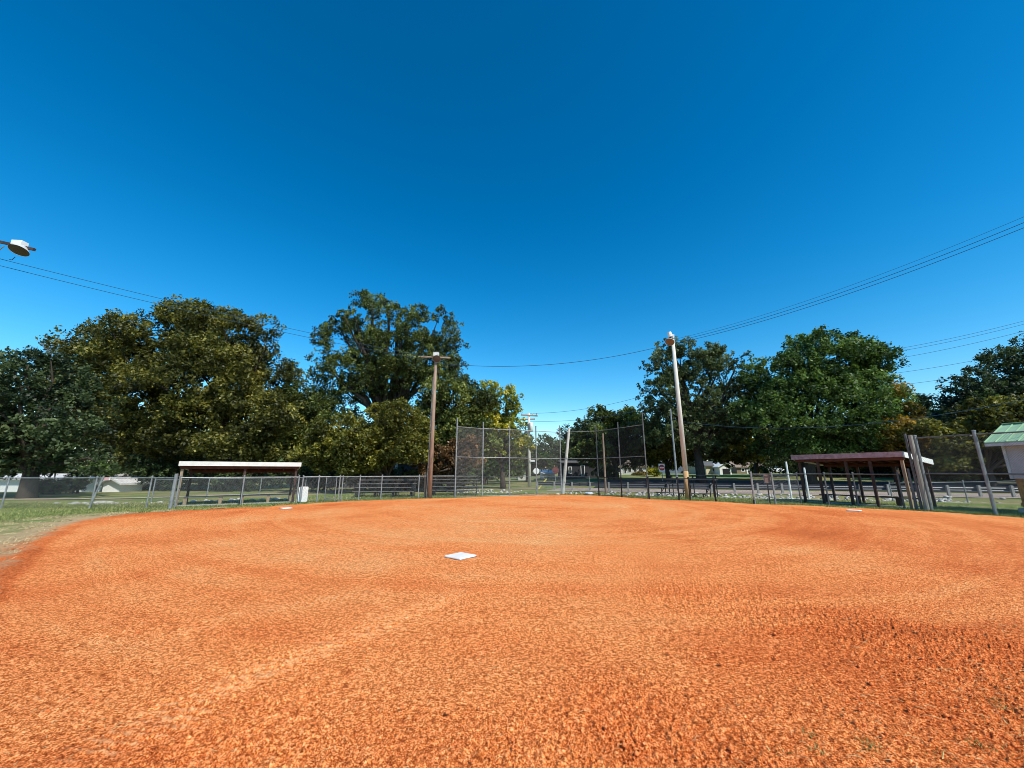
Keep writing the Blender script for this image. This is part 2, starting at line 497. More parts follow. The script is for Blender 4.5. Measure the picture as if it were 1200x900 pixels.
# clods: sparse rounded lumps + crumbs
a1 = vn(X / .026, Y / .026, 1); a2 = vn(X / .013 + 9, Y / .013, 2); a3 = vn(X / .055, Y / .055, 3); a4 = vn(X / .5, Y / .5, 4)
rough_zone = 0.55 + 0.9 * sstep(0.35, 0.75, vn(X / 1.9 + 3, Y / 1.9, 6)) + 0.6 * sstep(0.8, 3.2, X) * (1 - sstep(3.0, 5.0, Rg))
clod = np.maximum(0, a1 - 0.42) ** 1.1 * 0.024 + (a2 - 0.5) * 0.010 + np.maximum(0, a3 - 0.55) * 0.018
Z = clod * rough_zone * fade
Z += (vn(X / 1.6, Y / 1.6, 8) - .5) * 0.03 * (0.3 + 0.7 * fade) + (a4 - .5) * 0.012 * fade
# tractor tyre lug marks, lower left and mid left
dry = np.zeros_like(X)


def track(pa, pb, width, pitch, lean, amp, seed):
    global Z, dry
    p0, p1 = gp(*pa), gp(*pb); d = Vector((p1.x - p0.x, p1.y - p0.y)); L = d.length; d.normalize()
    al = (X - p0.x) * d.x + (Y - p0.y) * d.y; ac = -(X - p0.x) * d.y + (Y - p0.y) * d.x
    ac = ac + 0.05 * np.sin(al * 1.3 + seed)
    m = (1 - sstep(width * .42, width * .55, np.abs(ac))) * sstep(0, .4, al) * (1 - sstep(L - .5, L, al))
    m = m * sstep(0.08, 0.42, vn(al / .55 + seed, ac / .4, seed))
    ph = (al + lean * ac) / pitch
    rib = 0.5 + 0.5 * np.sin(2 * PI * ph + 1.2 * vn(X / .2, Y / .2, seed))
    Z += m * (rib - 0.5) * amp
    dry = np.maximum(dry, m * sstep(0.62, 0.95, rib) * 0.46 * sstep(.3, .7, vn(X / .03, Y / .03, seed + 3)))


track((110, 870), (560, 690), 0.34, 0.105, 0.7, 0.014, 21)
track((150, 765), (330, 708), 0.30, 0.11, 0.7, 0.014, 22)
track((-20, 850), (90, 790), 0.34, 0.105, -0.7, 0.014, 23)
track((300, 722), (470, 688), 0.30, 0.12, -0.7, 0.012, 24)
track((30, 905), (330, 800), 0.34, 0.105, 0.7, 0.013, 26)
track((200, 830), (500, 722), 0.34, 0.09, 1.1, 0.012, 27)
track((380, 745), (560, 690), 0.30, 0.12, 0.7, 0.010, 28)
# tone: concentric drag streaks + blotches, brighter middle, darker left edge, lower left and right side
RC = np.hypot(X - 1.3, Y - 19); AC = np.arctan2(Y - 19, X - 1.3)
RW = RC + .35 * vn(X / 2.5, Y / 2.5, 36)
st = vn(RW / .30, AC * 1.6 + 70) * .5 + vn(RW / .10 + 300, AC * 4 + 90) * .25 + vn(RW / .8 + 600, AC * 1.1 + 50) * .45
bl = vn(X / 2.6 + 5, Y / 2.6, 34) * .6 + vn(X / .7, Y / .7, 35) * .4
tone = 0.60 + (st - .6) * 0.40 * sstep(2.5, 6, Rg) + (bl - .5) * 0.55
tone += 0.16 * np.exp(-((X + 0.6) ** 2 / 60 + (Y - 13) ** 2 / 110))
tone -= 0.22 * np.exp(-((X - 4.6) ** 2 / 3.2 + (Y - 3.9) ** 2 / 1.2)) + 0.20 * np.exp(-((X - 2.3) ** 2 / 1.6 + (Y - 2.0) ** 2 / .3))
tone -= 0.26 * np.exp(-((X + 2.2) ** 2 / 1.0 + (Y - 2.2) ** 2 / .35)) + 0.2 * np.exp(-((X - 9) ** 2 / 14 + (Y - 10.5) ** 2 / 8))
edge_d = (RD[None] - Rg)
tone -= 0.26 * (1 - sstep(0.2, 2.6, edge_d + (bl - .5) * 2)) * (THw[None] < -0.55)
dig = sstep(.45, .8, vn(X / .8 + 40, Y / .35, 37)) * fade
Z -= dig * 0.006
tone += (clod / 0.02 - .3) * 0.18 * fade
# rim drops to the lawn
rim = sstep(-0.45, 0.0, (Rg - RO[None]) + (vn(X / .35, Y / .35, 41) - .5) * .35)
Z = Z + 0.012 - rim * 0.10
Z[Rg < 0.2] = 0.0
nr, nc = X.shape
verts = np.stack([X.ravel(), Y.ravel(), Z.ravel()], 1)
ii = np.arange(nr - 1)[:, None] * nc; jj = np.arange(nc)[None]; j2 = (jj + 1) % nc
q = np.stack([(ii + jj).ravel(), (ii + nc + jj).ravel(), (ii + nc + j2).ravel(), (ii + j2).ravel()], 1)
q = q[:, ::-1]
cen = np.array([[0, 0, 0.0]])
infield = fast_mesh('infield', verts, q, CLAY, {'tone': np.clip(tone, 0, 1).ravel(), 'turf': turf.ravel(), 'dry': dry.ravel()}, smooth=True)
struct(infield)

# lower the lawn sheet inside the infield so it never shows through
me = lawn.data
co = np.empty(len(me.vertices) * 3, np.float32); me.vertices.foreach_get('co', co); co = co.reshape(-1, 3)
tt = np.arctan2(co[:, 0], co[:, 1]); r_ = np.hypot(co[:, 0], co[:, 1])
ro = np.interp(tt, ot, orr)
ins = r_ < ro - 1.6
co[ins, 2] -= 0.16
me.vertices.foreach_set('co', co.ravel()); me.update()


# ------------------------------------------------------------------ gravel lane and dark shade band
def strip(name, d0, d1, x0, x1, m, lift, n=90, k=10, wob=0.0):
    # strip parallel to the guard rail, between offsets d0 and d1
    al = np.linspace(x0, x1, n); dd = np.linspace(0, 1, k)
    A, D = np.meshgrid(al, dd)
    lo = d0 + wob * (vn(A / 1.3, A * 0, 51) - .5); hi = d1 + wob * (vn(A / 1.1, A * 0, 52) - .5)
    Dn = lo + (hi - lo) * D
    PX = 10.1 + .944 * A + .330 * Dn; PY = 34.2 - .330 * A + .944 * Dn
    PZ = gh(PX, PY) + (vn(PX / 1.7, PY / 1.7, 5) - 0.5) * 0.03 * (PY < 60) + lift
    v = np.stack([PX.ravel(), PY.ravel(), PZ.ravel()], 1)
    i = (np.arange(k - 1)[:, None] * n + np.arange(n - 1)[None]).ravel()
    o = fast_mesh(name, v, np.stack([i, i + 1, i + n + 1, i + n], 1), m, smooth=True)
    return struct(o)


strip('gravel_lane', -1.6, 5.0, -7, 70, GRAVEL, 0.03, n=200, k=16, wob=0.7)
strip('street', 7.2, 14.6, -4, 120, ASPH, 0.05, n=200, k=16)  # dark strip standing in for the tree-shaded bank beyond the lane
# left-hand footpath
pa = [gp(-60, 585.5), gp(0, 585), gp(90, 584.3), gp(180, 583), gp(260, 580), gp(330, 578), gp(400, 576.5), gp(470, 575), gp(560, 573.5), gp(650, 573)]
vv = []
for i, p in enumerate(pa):
    d = (pa[min(i + 1, len(pa) - 1)] - pa[max(i - 1, 0)]); d.z = 0; d.normalize(); nrm = Vector((-d.y, d.x, 0))
    for sgn in (-.55, .55):
        qv = p + nrm * sgn; vv.append((qv.x, qv.y, gz(qv.x, qv.y) + 0.035))
PATHM = mat('worn_path', (0.52, 0.44, 0.32), 0.95, col2=(0.38, 0.31, 0.21), nscale=2)
o = MB(); o.v = vv; o.f = [(2 * i, 2 * i + 2, 2 * i + 3, 2 * i + 1) for i in range(len(pa) - 1)]
struct(o.build('path', PATHM))


# ------------------------------------------------------------------ rubble (riprap)
def rocks(name, pts, smin, smax, label, seed, m=None, cat='rocks'):
    rg = np.random.default_rng(seed)
    base = np.array([[-1, -1, -1], [1, -1, -1], [1, 1, -1], [-1, 1, -1], [-.7, -.7, 1], [.7, -.8, 1], [.8, .7, 1], [-.7, .75, 1], ], float)
    fq = np.array([[0, 3, 2, 1], [4, 5, 6, 7], [0, 1, 5, 4], [1, 2, 6, 5], [2, 3, 7, 6], [3, 0, 4, 7]])
    V, F = [], []
    for k, p in enumerate(pts):
        s = rg.uniform(smin, smax) * .5
        v = base * rg.uniform(.6, 1.15, (8, 3)) * np.array([s * rg.uniform(.8, 1.5), s, s * rg.uniform(.45, .8)])
        a, b = rg.uniform(0, 6.3), rg.uniform(-.5, .5)
        Rz = np.array([[math.cos(a), -math.sin(a), 0], [math.sin(a), math.cos(a), 0], [0, 0, 1]])
        Rx = np.array([[1, 0, 0], [0, math.cos(b), -math.sin(b)], [0, math.sin(b), math.cos(b)]])
        v = v @ (Rz @ Rx).T + np.array([p[0], p[1], (p[2] if len(p) > 2 else gz(p[0], p[1])) + s * .25])
        F.append(fq + 8 * k); V.append(v)
    o = fast_mesh(name, np.concatenate(V), np.concatenate(F), m or ROCK)
    return tag(o, label, cat, kind='stuff')


pts = []
for k in range(5200):
    A = random.uniform(-15, 34)
    dd = random.gauss(-4.1, 0.85)
    if vn(np.array([A / 2.2]), np.array([dd / 2.0]), 61)[0] < 0.30: continue
    pts.append((10.1 + .944 * A + .33 * dd, 34.2 - .33 * A + .944 * dd))
rocks('rubble', pts, 0.08, 0.27, 'band of pale limestone rubble lining the ditch behind the field', 5)
pts = []
for c, n, sp in (((118, 589.5), 26, 1.0), ((95, 590), 12, .7), ((185, 589), 8, .6), ((238, 587), 10, .9), ((262, 586), 10, .8), ((300, 585), 8, .7), ((325, 584.5), 7, .5)):
    p = gp(*c)
    for _ in range(n): pts.append((p.x + random.gauss(0, sp), p.y + random.gauss(0, .35)))
rocks('rubble', pts, 0.08, 0.24, 'loose pale stones scattered in the grass behind the left fence', 6)


# ------------------------------------------------------------------ trees
def tree(label, Y, blobs, trunk_px, cols, nleaf, clr=1.3, leaf=0.30, seed=1, group=None, trunk_r=0.35, bark=None,
         name='broadleaf_tree', cat='tree', nlimb=22, droop=0.65, shell=0.55, base=None, sparse=1.0, limb_r=0.09):
    rg = np.random.default_rng(seed); rd = random.Random(seed)
    cs, wts = [], []
    info = []
    for (bx, by, rx, ry) in blobs:
        c = wp(bx, by, Y); t = (c - Vector((0, 0, EYE))).length
        t = Y / (CP - (450 - by) / 450 * SP)
        ax = rx * t / 450; az = ry * t / 450
        info.append((np.array(c), ax, 0.8 * min(ax, 1.3 * az) + .15 * ax, az)); wts.append(ax * ax * az)
    wts = np.array(wts) / sum(wts)
    x0 = trunk_px
    bpt = wp(x0, 560, Y); bx = bpt.x
    zb = gz(bx, Y) if base is None else base
    root = thing(name, label, cat, (bx, Y, zb), group=group)
    nclump = max(6, int(sparse * sum((a * b * c) for _, a, b, c in info) / clr ** 3 * 1.25))
    nclump = min(nclump, 420)
    cl = []
    for k in range(nclump):
        j = rg.choice(len(info), p=wts); c, ax, ay, az = info[j]
        d = rg.normal(size=3); d /= np.linalg.norm(d)
        if d[1] > 0.5 and rg.random() < .5: d[1] = -d[1]
        r = rg.uniform(shell, 1.0) ** 0.6 * rg.uniform(.8, 1.0)
        p = c + d * np.array([ax, ay, az]) * r
        cl.append((p, clr * rg.uniform(.55, 1.25), rg.uniform(0, 1), d))
    per = max(8, int(nleaf / len(cl)))
    P, TI = [], []
    for p, r, tn, d in cl:
        n = int(per * (r / clr) ** 2)
        q = rg.normal(size=(n, 3)); q /= np.linalg.norm(q, axis=1)[:, None]
        # twig clusters inside the clump
        k2 = max(4, n // 26)
        tw = rg.normal(size=(k2, 3)); tw /= np.linalg.norm(tw, axis=1)[:, None]
        tw *= (rg.uniform(.35, 1, (k2, 1)) ** .5) * r
        tw[:, 2] *= .7
        idx = rg.integers(0, k2, n)
        rr_ = rg.uniform(0, 1, (n, 1)) ** .5
        q = tw[idx] + q * rr_ * r * .34
        q[:, 2] -= (q[:, 0] ** 2 + q[:, 1] ** 2) / r * .18 * droop
        P.append(q + p)
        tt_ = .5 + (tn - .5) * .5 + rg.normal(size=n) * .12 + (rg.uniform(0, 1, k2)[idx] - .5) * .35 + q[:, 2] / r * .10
        TI.append(tt_)
    P = np.concatenate(P); TI = np.clip(np.concatenate(TI), 0, 1)
    n = len(P)
    N = rg.normal(size=(n, 3)) + np.array([0, 0, .9]); N /= np.linalg.norm(N, axis=1)[:, None]
    T = np.cross(N, rg.normal(size=(n, 3))); T /= np.linalg.norm(T, axis=1)[:, None]
    B = np.cross(N, T)
    sz = (leaf * rg.uniform(.55, 1.3, (n, 1)))
    V = np.stack([P - T * sz * .5, P + B * sz * .30 + N * sz * .06, P + T * sz * .5, P - B * sz * .30 + N * sz * .06], 1).reshape(-1, 3)
    F = np.arange(4 * n).reshape(n, 4)
    key = 'leaf_%s' % (str(cols))
    if key not in MATS:
        MATS[key] = leaf_mat('foliage', *cols)
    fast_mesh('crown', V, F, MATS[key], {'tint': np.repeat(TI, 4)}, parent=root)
    # trunk and limbs
    tb = MB()
    top = np.mean([p for p, *_ in cl], axis=0)
    fork = Vector((bx, Y, zb + max(1.5, (top[2] - zb) * .42)))
    lean = rd.uniform(-.3, .3)
    tb.tube([(bx, Y, zb - .3), (bx + lean * .3, Y, zb + (fork.z - zb) * .2), tuple(fork + Vector((lean, 0, 0)))],
            [trunk_r * 1.35, trunk_r, trunk_r * .75], 10)
    f0 = fork + Vector((lean, 0, 0))
    order = sorted(cl, key=lambda c: -c[0][2])
    pick = [cl[int(i)] for i in np.linspace(0, len(cl) - 1, min(nlimb, len(cl)))]
    for p, r, tn, d in pick:
        e = Vector(p); m1 = f0.lerp(e, .4) + Vector((rd.uniform(-.6, .6), rd.uniform(-.6, .6), abs(e.z - f0.z) * .12 + rd.uniform(-.2, .5)))
        m2 = f0.lerp(e, .75) + Vector((rd.uniform(-.4, .4), rd.uniform(-.4, .4), rd.uniform(0, .5)))
        k = rd.uniform(.7, 1.4)
        tb.tube([f0 - Vector((0, 0, rd.uniform(0, .8))), m1, m2, e], [trunk_r * .36 * k, limb_r * 1.3 * k, limb_r * .8 * k, .03], 6, cap=False)
    tb.build('trunk', bark or BARK, root, smooth=True)
    return root


OLIVE = ((0.018, 0.022, 0.007), (0.080, 0.084, 0.018), (0.25, 0.225, 0.048))
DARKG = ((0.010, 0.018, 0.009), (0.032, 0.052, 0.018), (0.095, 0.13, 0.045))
BLUEG = ((0.010, 0.019, 0.010), (0.034, 0.054, 0.021), (0.095, 0.125, 0.048))
GREEN = ((0.012, 0.028, 0.006), (0.045, 0.085, 0.018), (0.15, 0.22, 0.055))
YELLG = ((0.04, 0.06, 0.010), (0.20, 0.24, 0.035), (0.58, 0.47, 0.07))
OLIVL = ((0.028, 0.032, 0.007), (0.105, 0.11, 0.018), (0.27, 0.24, 0.045))
RUST = ((0.03, 0.022, 0.010), (0.105, 0.062, 0.025), (0.25, 0.14, 0.06))
MIDG = ((0.014, 0.024, 0.007), (0.068, 0.090, 0.022), (0.22, 0.25, 0.062))
GREYG = ((0.020, 0.032, 0.013), (0.062, 0.088, 0.030), (0.17, 0.20, 0.080))
AUTUM = ((0.04, 0.04, 0.010), (0.17, 0.13, 0.025), (0.38, 0.24, 0.05))
TG = 'trees standing around the ball field'

tree('dark blue-green spreading tree at the far left edge, boughs hanging to the fence', 25,
     [(20, 470, 75, 70), (60, 500, 60, 50), (-60, 480, 70, 75), (40, 440, 50, 35), (10, 530, 80, 28), (95, 525, 35, 32)], 38, BLUEG, 60000, .95, .22, 1, TG, .42, nlimb=26)
tree('tall olive-green oak, left half of the big crown behind the left dugout', 38,
     [(135, 440, 62, 62), (190, 410, 62, 52), (150, 480, 70, 50), (110, 410, 35, 26), (190, 500, 60, 40), (175, 388, 30, 26)], 180, OLIVE, 85000, 1.5, .29, 2, TG, .6, nlimb=26)
tree('widest olive-brown oak, its domed crown rising behind the left dugout roof', 37,
     [(260, 400, 62, 44), (300, 445, 52, 58), (240, 450, 75, 58), (270, 500, 80, 46), (315, 500, 44, 46), (220, 380, 32, 24)], 262, OLIVE, 105000, 1.5, .29, 3, TG, .65, nlimb=26)
tree('small dark green tree filling the gap between the oak and the tall tree', 40,
     [(350, 468, 34, 42), (372, 490, 30, 45), (335, 520, 40, 34), (378, 462, 24, 28), (396, 490, 24, 26)], 352, MIDG, 42000, 1.3, .27, 4, TG, .35)
tree('tallest tree, open crown with forked bare limbs showing, behind the brown light pole', 41,
     [(400, 400, 34, 32), (440, 378, 44, 32), (500, 388, 42, 34), (478, 420, 58, 42), (405, 440, 36, 36), (520, 425, 26, 36), (455, 445, 60, 26), (390, 388, 24, 14)], 448, MIDG, 85000, 1.1, .24, 5, TG, .5, nlimb=44, sparse=1.05, limb_r=.15)
tree('low spreading yellow-olive tree above the left bleachers', 32,
     [(410, 520, 50, 34), (460, 500, 46, 32), (440, 525, 66, 26), (385, 530, 30, 24), (480, 520, 26, 28)], 452, OLIVL, 62000, 1.0, .24, 6, TG, .22)
tree('dark green tree right of the brown light pole, behind the second bleachers', 37,
     [(530, 470, 42, 34), (545, 500, 38, 34), (510, 505, 36, 40), (525, 440, 24, 22), (560, 470, 22, 26)], 530, MIDG, 42000, 1.2, .27, 7, TG, .4, nlimb=26)
tree('bright yellow-green tree rising behind the left wing of the backstop', 40,
     [(585, 480, 28, 26), (570, 500, 34, 30), (600, 495, 18, 26), (585, 520, 36, 26), (575, 460, 20, 14)], 590, YELLG, 20000, .95, .28, 8, TG, .28)
tree('small rust-brown leaved tree between the brown light pole and the backstop', 33,
     [(535, 535, 32, 15), (515, 545, 30, 14), (550, 522, 22, 10)], 533, RUST, 11000, .7, .22, 9, TG, .14)
tree('rounded mid green tree in the distance just right of the utility pole', 66,
     [(625, 525, 22, 22), (612, 540, 26, 16), (600, 520, 18, 20)], 618, GREEN, 15000, 1.6, .42, 10, TG, .3)
tree('distant grey-green tree seen through the centre of the backstop', 70,
     [(668, 524, 26, 22), (652, 535, 22, 16), (684, 512, 24, 26), (700, 510, 26, 26), (690, 535, 36, 22)], 676, GREYG, 42000, 1.6, .36, 11, TG, .35)
tree('dark tree with ragged top behind the right wing of the backstop', 52,
     [(700, 503, 24, 24), (725, 500, 26, 24), (705, 530, 32, 20), (748, 518, 30, 30), (712, 488, 14, 11), (740, 498, 20, 20)], 722, MIDG, 46000, 1.25, .34, 12, TG, .4)
tree('open grey-green tree with black trunk, behind the pale light pole', 44,
     [(800, 425, 52, 26), (770, 440, 30, 24), (845, 435, 44, 30), (800, 465, 54, 34), (850, 480, 44, 36), (770, 490, 32, 34), (810, 505, 60, 26), (780, 410, 26, 14)], 822, GREYG, 60000, 1.1, .27, 13, TG, .5, nlimb=50, sparse=1.0, limb_r=.13)
tree('low olive tree behind the centre houses, left of the black trunk', 50,
     [(780, 522, 34, 22), (755, 515, 28, 26), (860, 525, 34, 22), (830, 510, 30, 20), (790, 532, 40, 12), (870, 520, 34, 24)], 784, OLIVL, 40000, 1.1, .32, 14, TG, .3)
tree('dense dark green maple with a broad high crown, above the right dugout', 39,
     [(960, 425, 56, 40), (1000, 430, 38, 34), (920, 450, 48, 42), (960, 475, 80, 48), (1015, 480, 34, 48), (900, 500, 46, 38), (975, 515, 72, 26), (940, 405, 26, 16), (1010, 405, 20, 12)], 948, GREEN, 110000, 1.35, .29, 15, TG, .6, nlimb=30)
tree('slim golden yellow tree beside the dense maple, behind the right dugout', 37,
     [(1056, 490, 24, 26), (1046, 515, 34, 26), (1066, 505, 18, 30), (1050, 468, 18, 14)], 1052, AUTUM, 26000, .95, .28, 16, TG, .3)
tree('dark evergreen wall of foliage at the far right edge, tallest at the frame edge', 40,
     [(1200, 440, 46, 46), (1190, 425, 34, 30), (1150, 475, 40, 34), (1160, 455, 36, 32), (1190, 490, 80, 46), (1250, 450, 50, 60), (1125, 480, 36, 30), (1220, 400, 24, 22), (1250, 500, 60, 50)], 1190, BLUEG, 95000, 1.3, .30, 17, TG, .55, nlimb=26)
tree('brownish green tree in front of the dark evergreens behind the tall side fence', 34,
     [(1175, 490, 46, 30), (1140, 520, 46, 28), (1195, 530, 48, 24), (1095, 525, 30, 30)], 1160, OLIVE, 46000, 1.1, .30, 18, TG, .4)
tree('dull dark green tree low behind the right dugout end post', 47,
     [(1100, 490, 28, 30), (1080, 520, 30, 26), (1120, 510, 34, 34)], 1096, DARKG, 22000, 1.2, .32, 19, TG, .35)
tree('shaded tree filling the gap behind the open tree and the dense maple', 58,
     [(885, 505, 40, 34), (905, 520, 44, 26), (860, 500, 30, 30)], 887, DARKG, 30000, 1.5, .36, 20, TG, .35)
tree('shaded tree seen behind the golden tree and the evergreens', 60,
     [(1085, 510, 40, 34), (1060, 520, 34, 26), (1115, 515, 40, 34)], 1088, DARKG, 30000, 1.5, .36, 21, TG, .35)
tree('shaded tree behind the tallest tree, filling its lower right side', 56,
     [(560, 500, 36, 34), (590, 520, 34, 28), (540, 515, 40, 30)], 566, MIDG, 30000, 1.5, .34, 22, TG, .35)
# bare twiggy tree top at the far left
tw = thing('bare_tree', 'leafless grey twiggy treetop poking above the far left tree', 'tree', (wp(30, 560, 48).x, 48, 0))
rdb = random.Random(3); tb = MB()
bb = wp(35, 560, 48); tb.tube([(bb.x, 48, -.2), (bb.x, 48, 8)], [.3, .18], 8)


def twig(p, d, L, r, lev):
    e = p + d * L
    tb.tube([p, (p + e) / 2 + Vector((rdb.uniform(-.1, .1),) * 3) * L, e], [r, r * .8, r * .55], 5, cap=False)
    if lev == 0: return
    for _ in range(4 if lev > 1 else 5):
        nd = (d + Vector((rdb.uniform(-.7, .7), rdb.uniform(-.7, .7), rdb.uniform(-.15, .5)))).normalized()
        twig(p + d * L * rdb.uniform(.5, 1), nd, L * rdb.uniform(.55, .8), r * .55, lev - 1)


twig(Vector((bb.x, 48, 8)), Vector((-.1, 0, 1)), 4.0, .16, 5)
tb.build('trunk', mat('grey_twig', (0.20, 0.20, 0.21), .9, noise=.3), tw)

# far-off woods closing the view under the crowns
def wood(label, line, h, n, cols, seed, leaf=.7, thick=5):
    rg = np.random.default_rng(seed); L = [np.array(a, float) for a in line]
    sg = rg.integers(0, len(L) - 1, n); f = rg.uniform(0, 1, n)
    A_ = np.array(L)[sg]; B_ = np.array(L)[sg + 1]; p = A_ + (B_ - A_) * f[:, None] + rg.normal(size=(n, 2)) * thick * .35
    top = h * (.62 + .38 * vn(p[:, 0] / 5.5, p[:, 1] * 0, seed) + .22 * (vn(p[:, 0] / 1.7, p[:, 1] * 0 + 3, seed) - .5))
    z = rg.uniform(0, 1, n) ** .8 * top
    P = np.stack([p[:, 0], p[:, 1], z + gh(p[:, 0], p[:, 1])], 1)
    N = rg.normal(size=(n, 3)) + np.array([0, 0, .7]); N /= np.linalg.norm(N, axis=1)[:, None]
    T = np.cross(N, rg.normal(size=(n, 3))); T /= np.linalg.norm(T, axis=1)[:, None]; B = np.cross(N, T)
    sz = leaf * rg.uniform(.6, 1.3, (n, 1))
    V = np.stack([P - T * sz * .5, P + B * sz * .32, P + T * sz * .5, P - B * sz * .32], 1).reshape(-1, 3)
    key = 'leaf_%s' % (str(cols))
    if key not in MATS: MATS[key] = leaf_mat('foliage', *cols)
    ti = np.clip(.45 + .5 * (vn(P[:, 0] / 1.2, P[:, 2] / .9, seed + 5) - .5) + rg.normal(size=n) * .12, 0, 1)
    o = fast_mesh('woods', V, np.arange(4 * n).reshape(n, 4), MATS[key], {'tint': np.repeat(ti, 4)})
    return tag(o, label, 'woods', kind='stuff')


wood('dark shaded woods behind the left trees', [(-105, 46), (-62, 60), (-30, 62), (-12, 66), (-6, 80)], 8.5, 90000, DARKG, 101, .55)
wood('far band of dark trees closing the horizon', [(-120, 120), (-20, 112), (30, 108), (70, 100), (110, 84), (170, 50), (230, 0)], 9.0, 90000, DARKG, 102, .95, 8)
wood('dark woods beyond the street on the right', [(44, 60), (60, 50), (78, 38), (95, 15)], 9.0, 60000, DARKG, 103, .6)

# shrubs and understory; left undergrowth set nearer and lower to darken shaded ground
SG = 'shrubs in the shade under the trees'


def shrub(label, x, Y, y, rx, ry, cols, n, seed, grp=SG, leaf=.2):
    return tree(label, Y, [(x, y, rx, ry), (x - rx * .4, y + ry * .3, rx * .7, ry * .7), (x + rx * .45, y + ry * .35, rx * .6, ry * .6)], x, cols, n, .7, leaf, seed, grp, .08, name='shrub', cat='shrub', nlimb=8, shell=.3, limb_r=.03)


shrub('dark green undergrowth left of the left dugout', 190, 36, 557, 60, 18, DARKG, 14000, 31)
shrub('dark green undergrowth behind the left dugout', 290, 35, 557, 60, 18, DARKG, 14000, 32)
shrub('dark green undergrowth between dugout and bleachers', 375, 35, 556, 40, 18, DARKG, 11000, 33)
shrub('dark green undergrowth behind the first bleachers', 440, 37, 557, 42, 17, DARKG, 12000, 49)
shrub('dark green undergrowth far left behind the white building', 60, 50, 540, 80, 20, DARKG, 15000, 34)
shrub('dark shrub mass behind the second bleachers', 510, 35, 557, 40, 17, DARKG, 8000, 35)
shrub('yellow-green shrub in front of the slate-blue house', 767, 62, 551, 8, 5, YELLG, 2600, 36, leaf=.3)
shrub('rusty shrub under the windows of the white house', 750, 68, 556, 9, 3.4, AUTUM, 1600, 37, leaf=.3)
shrub('pale yellow-green shrub beside the tan brick house', 884, 62, 551, 7, 5, YELLG, 2600, 38, leaf=.3)
shrub('pale yellow-green round shrub nearest the parked white car', 895, 64, 552, 6, 4.5, YELLG, 2200, 39, leaf=.3)
shrub('long dark hedge behind the guard rail on the right', 1140, 41, 548, 66, 15, DARKG, 15000, 40)
shrub('dark hedge behind the roof of the right dugout', 1030, 52, 538, 50, 12, DARKG, 11000, 41)
shrub('dark shrubs in front of the grey shed', 708, 52, 553, 12, 9, DARKG, 4000, 42)
shrub('dark hedge left of the backstop in the distance', 572, 52, 548, 26, 13, GREEN, 8000, 43)
shrub('shaded shrub under the dense maple', 925, 52, 535, 40, 14, DARKG, 9000, 44)
shrub('bright green leafy shoot hanging low beside the far left tree', 116, 33, 549, 16, 4, GREEN, 1800, 45)
shrub('dark rounded shrub beside the sloping trunk on the far left', 55, 30, 572, 15, 7, BLUEG, 5000, 46, leaf=.16)
shrub('dark shrub farther back by the white building', 95, 31, 563, 9, 7, BLUEG, 3000, 47, leaf=.16)

# ------------------------------------------------------------------ fences


def chain(mb, p0, p1, z0, z1, pitch=0.07, r=0.0018):
    p0, p1 = Vector(p0), Vector(p1); d = Vector((p1.x - p0.x, p1.y - p0.y, 0)); L = d.length; d.normalize()
    nr_ = Vector((-d.y, d.x, 0)); H = z1 - z0
    zs0, zs1 = p0.z, p1.z
    n = int((L + H) / pitch)
    for sgn in (1, -1):
        for k in range(n):
            c = -H + k * pitch + .01
            a0 = max(0, -c); a1 = min(H, L - c)
            if a1 - a0 < .02: continue
            if sgn == 1: q0 = (c + a0, a0); q1 = (c + a1, a1)
            else: q0 = (L - c - a0, a0); q1 = (L - c - a1, a1)
            A = Vector((p0.x, p0.y, z0 + zs0 + (zs1 - zs0) * q0[0] / L)) + d * q0[0] + Vector((0, 0, q0[1]))
            B = Vector((p0.x, p0.y, z0 + zs0 + (zs1 - zs0) * q1[0] / L)) + d * q1[0] + Vector((0, 0, q1[1]))
            off = nr_ * (.002 * sgn)
            t = (B - A).normalized(); s1 = t.cross(nr_).normalized()
            b = len(mb.v)
            for pnt in (A + off, B + off):
                for vv_ in (s1 * r * 1.15, (-s1 * .6 + nr_ * .9) * r, (-s1 * .6 - nr_ * .9) * r):
                    mb.v.append(tuple(pnt + vv_))
            mb.f += [(b, b + 1, b + 4, b + 3), (b + 1, b + 2, b + 5, b + 4), (b + 2, b, b + 3, b + 5)]


def fence(label, pts, H, pm=GALV, wm=WIRE, pr=.035, rails=(1.0,), posts=True, post_h=None, mesh=True, name='chain_link_fence', zoff=0.0, pitch=.07, rr=.024, skip=(), wr=.0018, rm=None):
    """pts: ground points with a post at each"""
    P = [Vector((p.x, p.y, gz(p.x, p.y))) for p in pts]
    root = thing(name, label, 'fence', P[0])
    ph = post_h or [H + .05] * len(P)
    if posts:
        for i, p in enumerate(P):
            if i in skip: continue
            m = MB().tube([(p.x, p.y, p.z - .1), (p.x, p.y, p.z + ph[i])], pr, 8)
            m.lathe([(pr * 1.25, 0), (pr * 1.2, .03), (0, .06)], (p.x, p.y, p.z + ph[i]), n=8)
            m.build('post', pm, root, smooth=False)
    for f in rails:
        m = MB().tube([p + Vector((0, 0, H * f)) for p in P], rr, 7)
        m.build('rail', rm or pm, root)
    if mesh:
        m = MB()
        for a, b in zip(P[:-1], P[1:]): chain(m, a, b, .03, H - .01, pitch, wr)
        m.build('chain_link', wm, root)
    return root


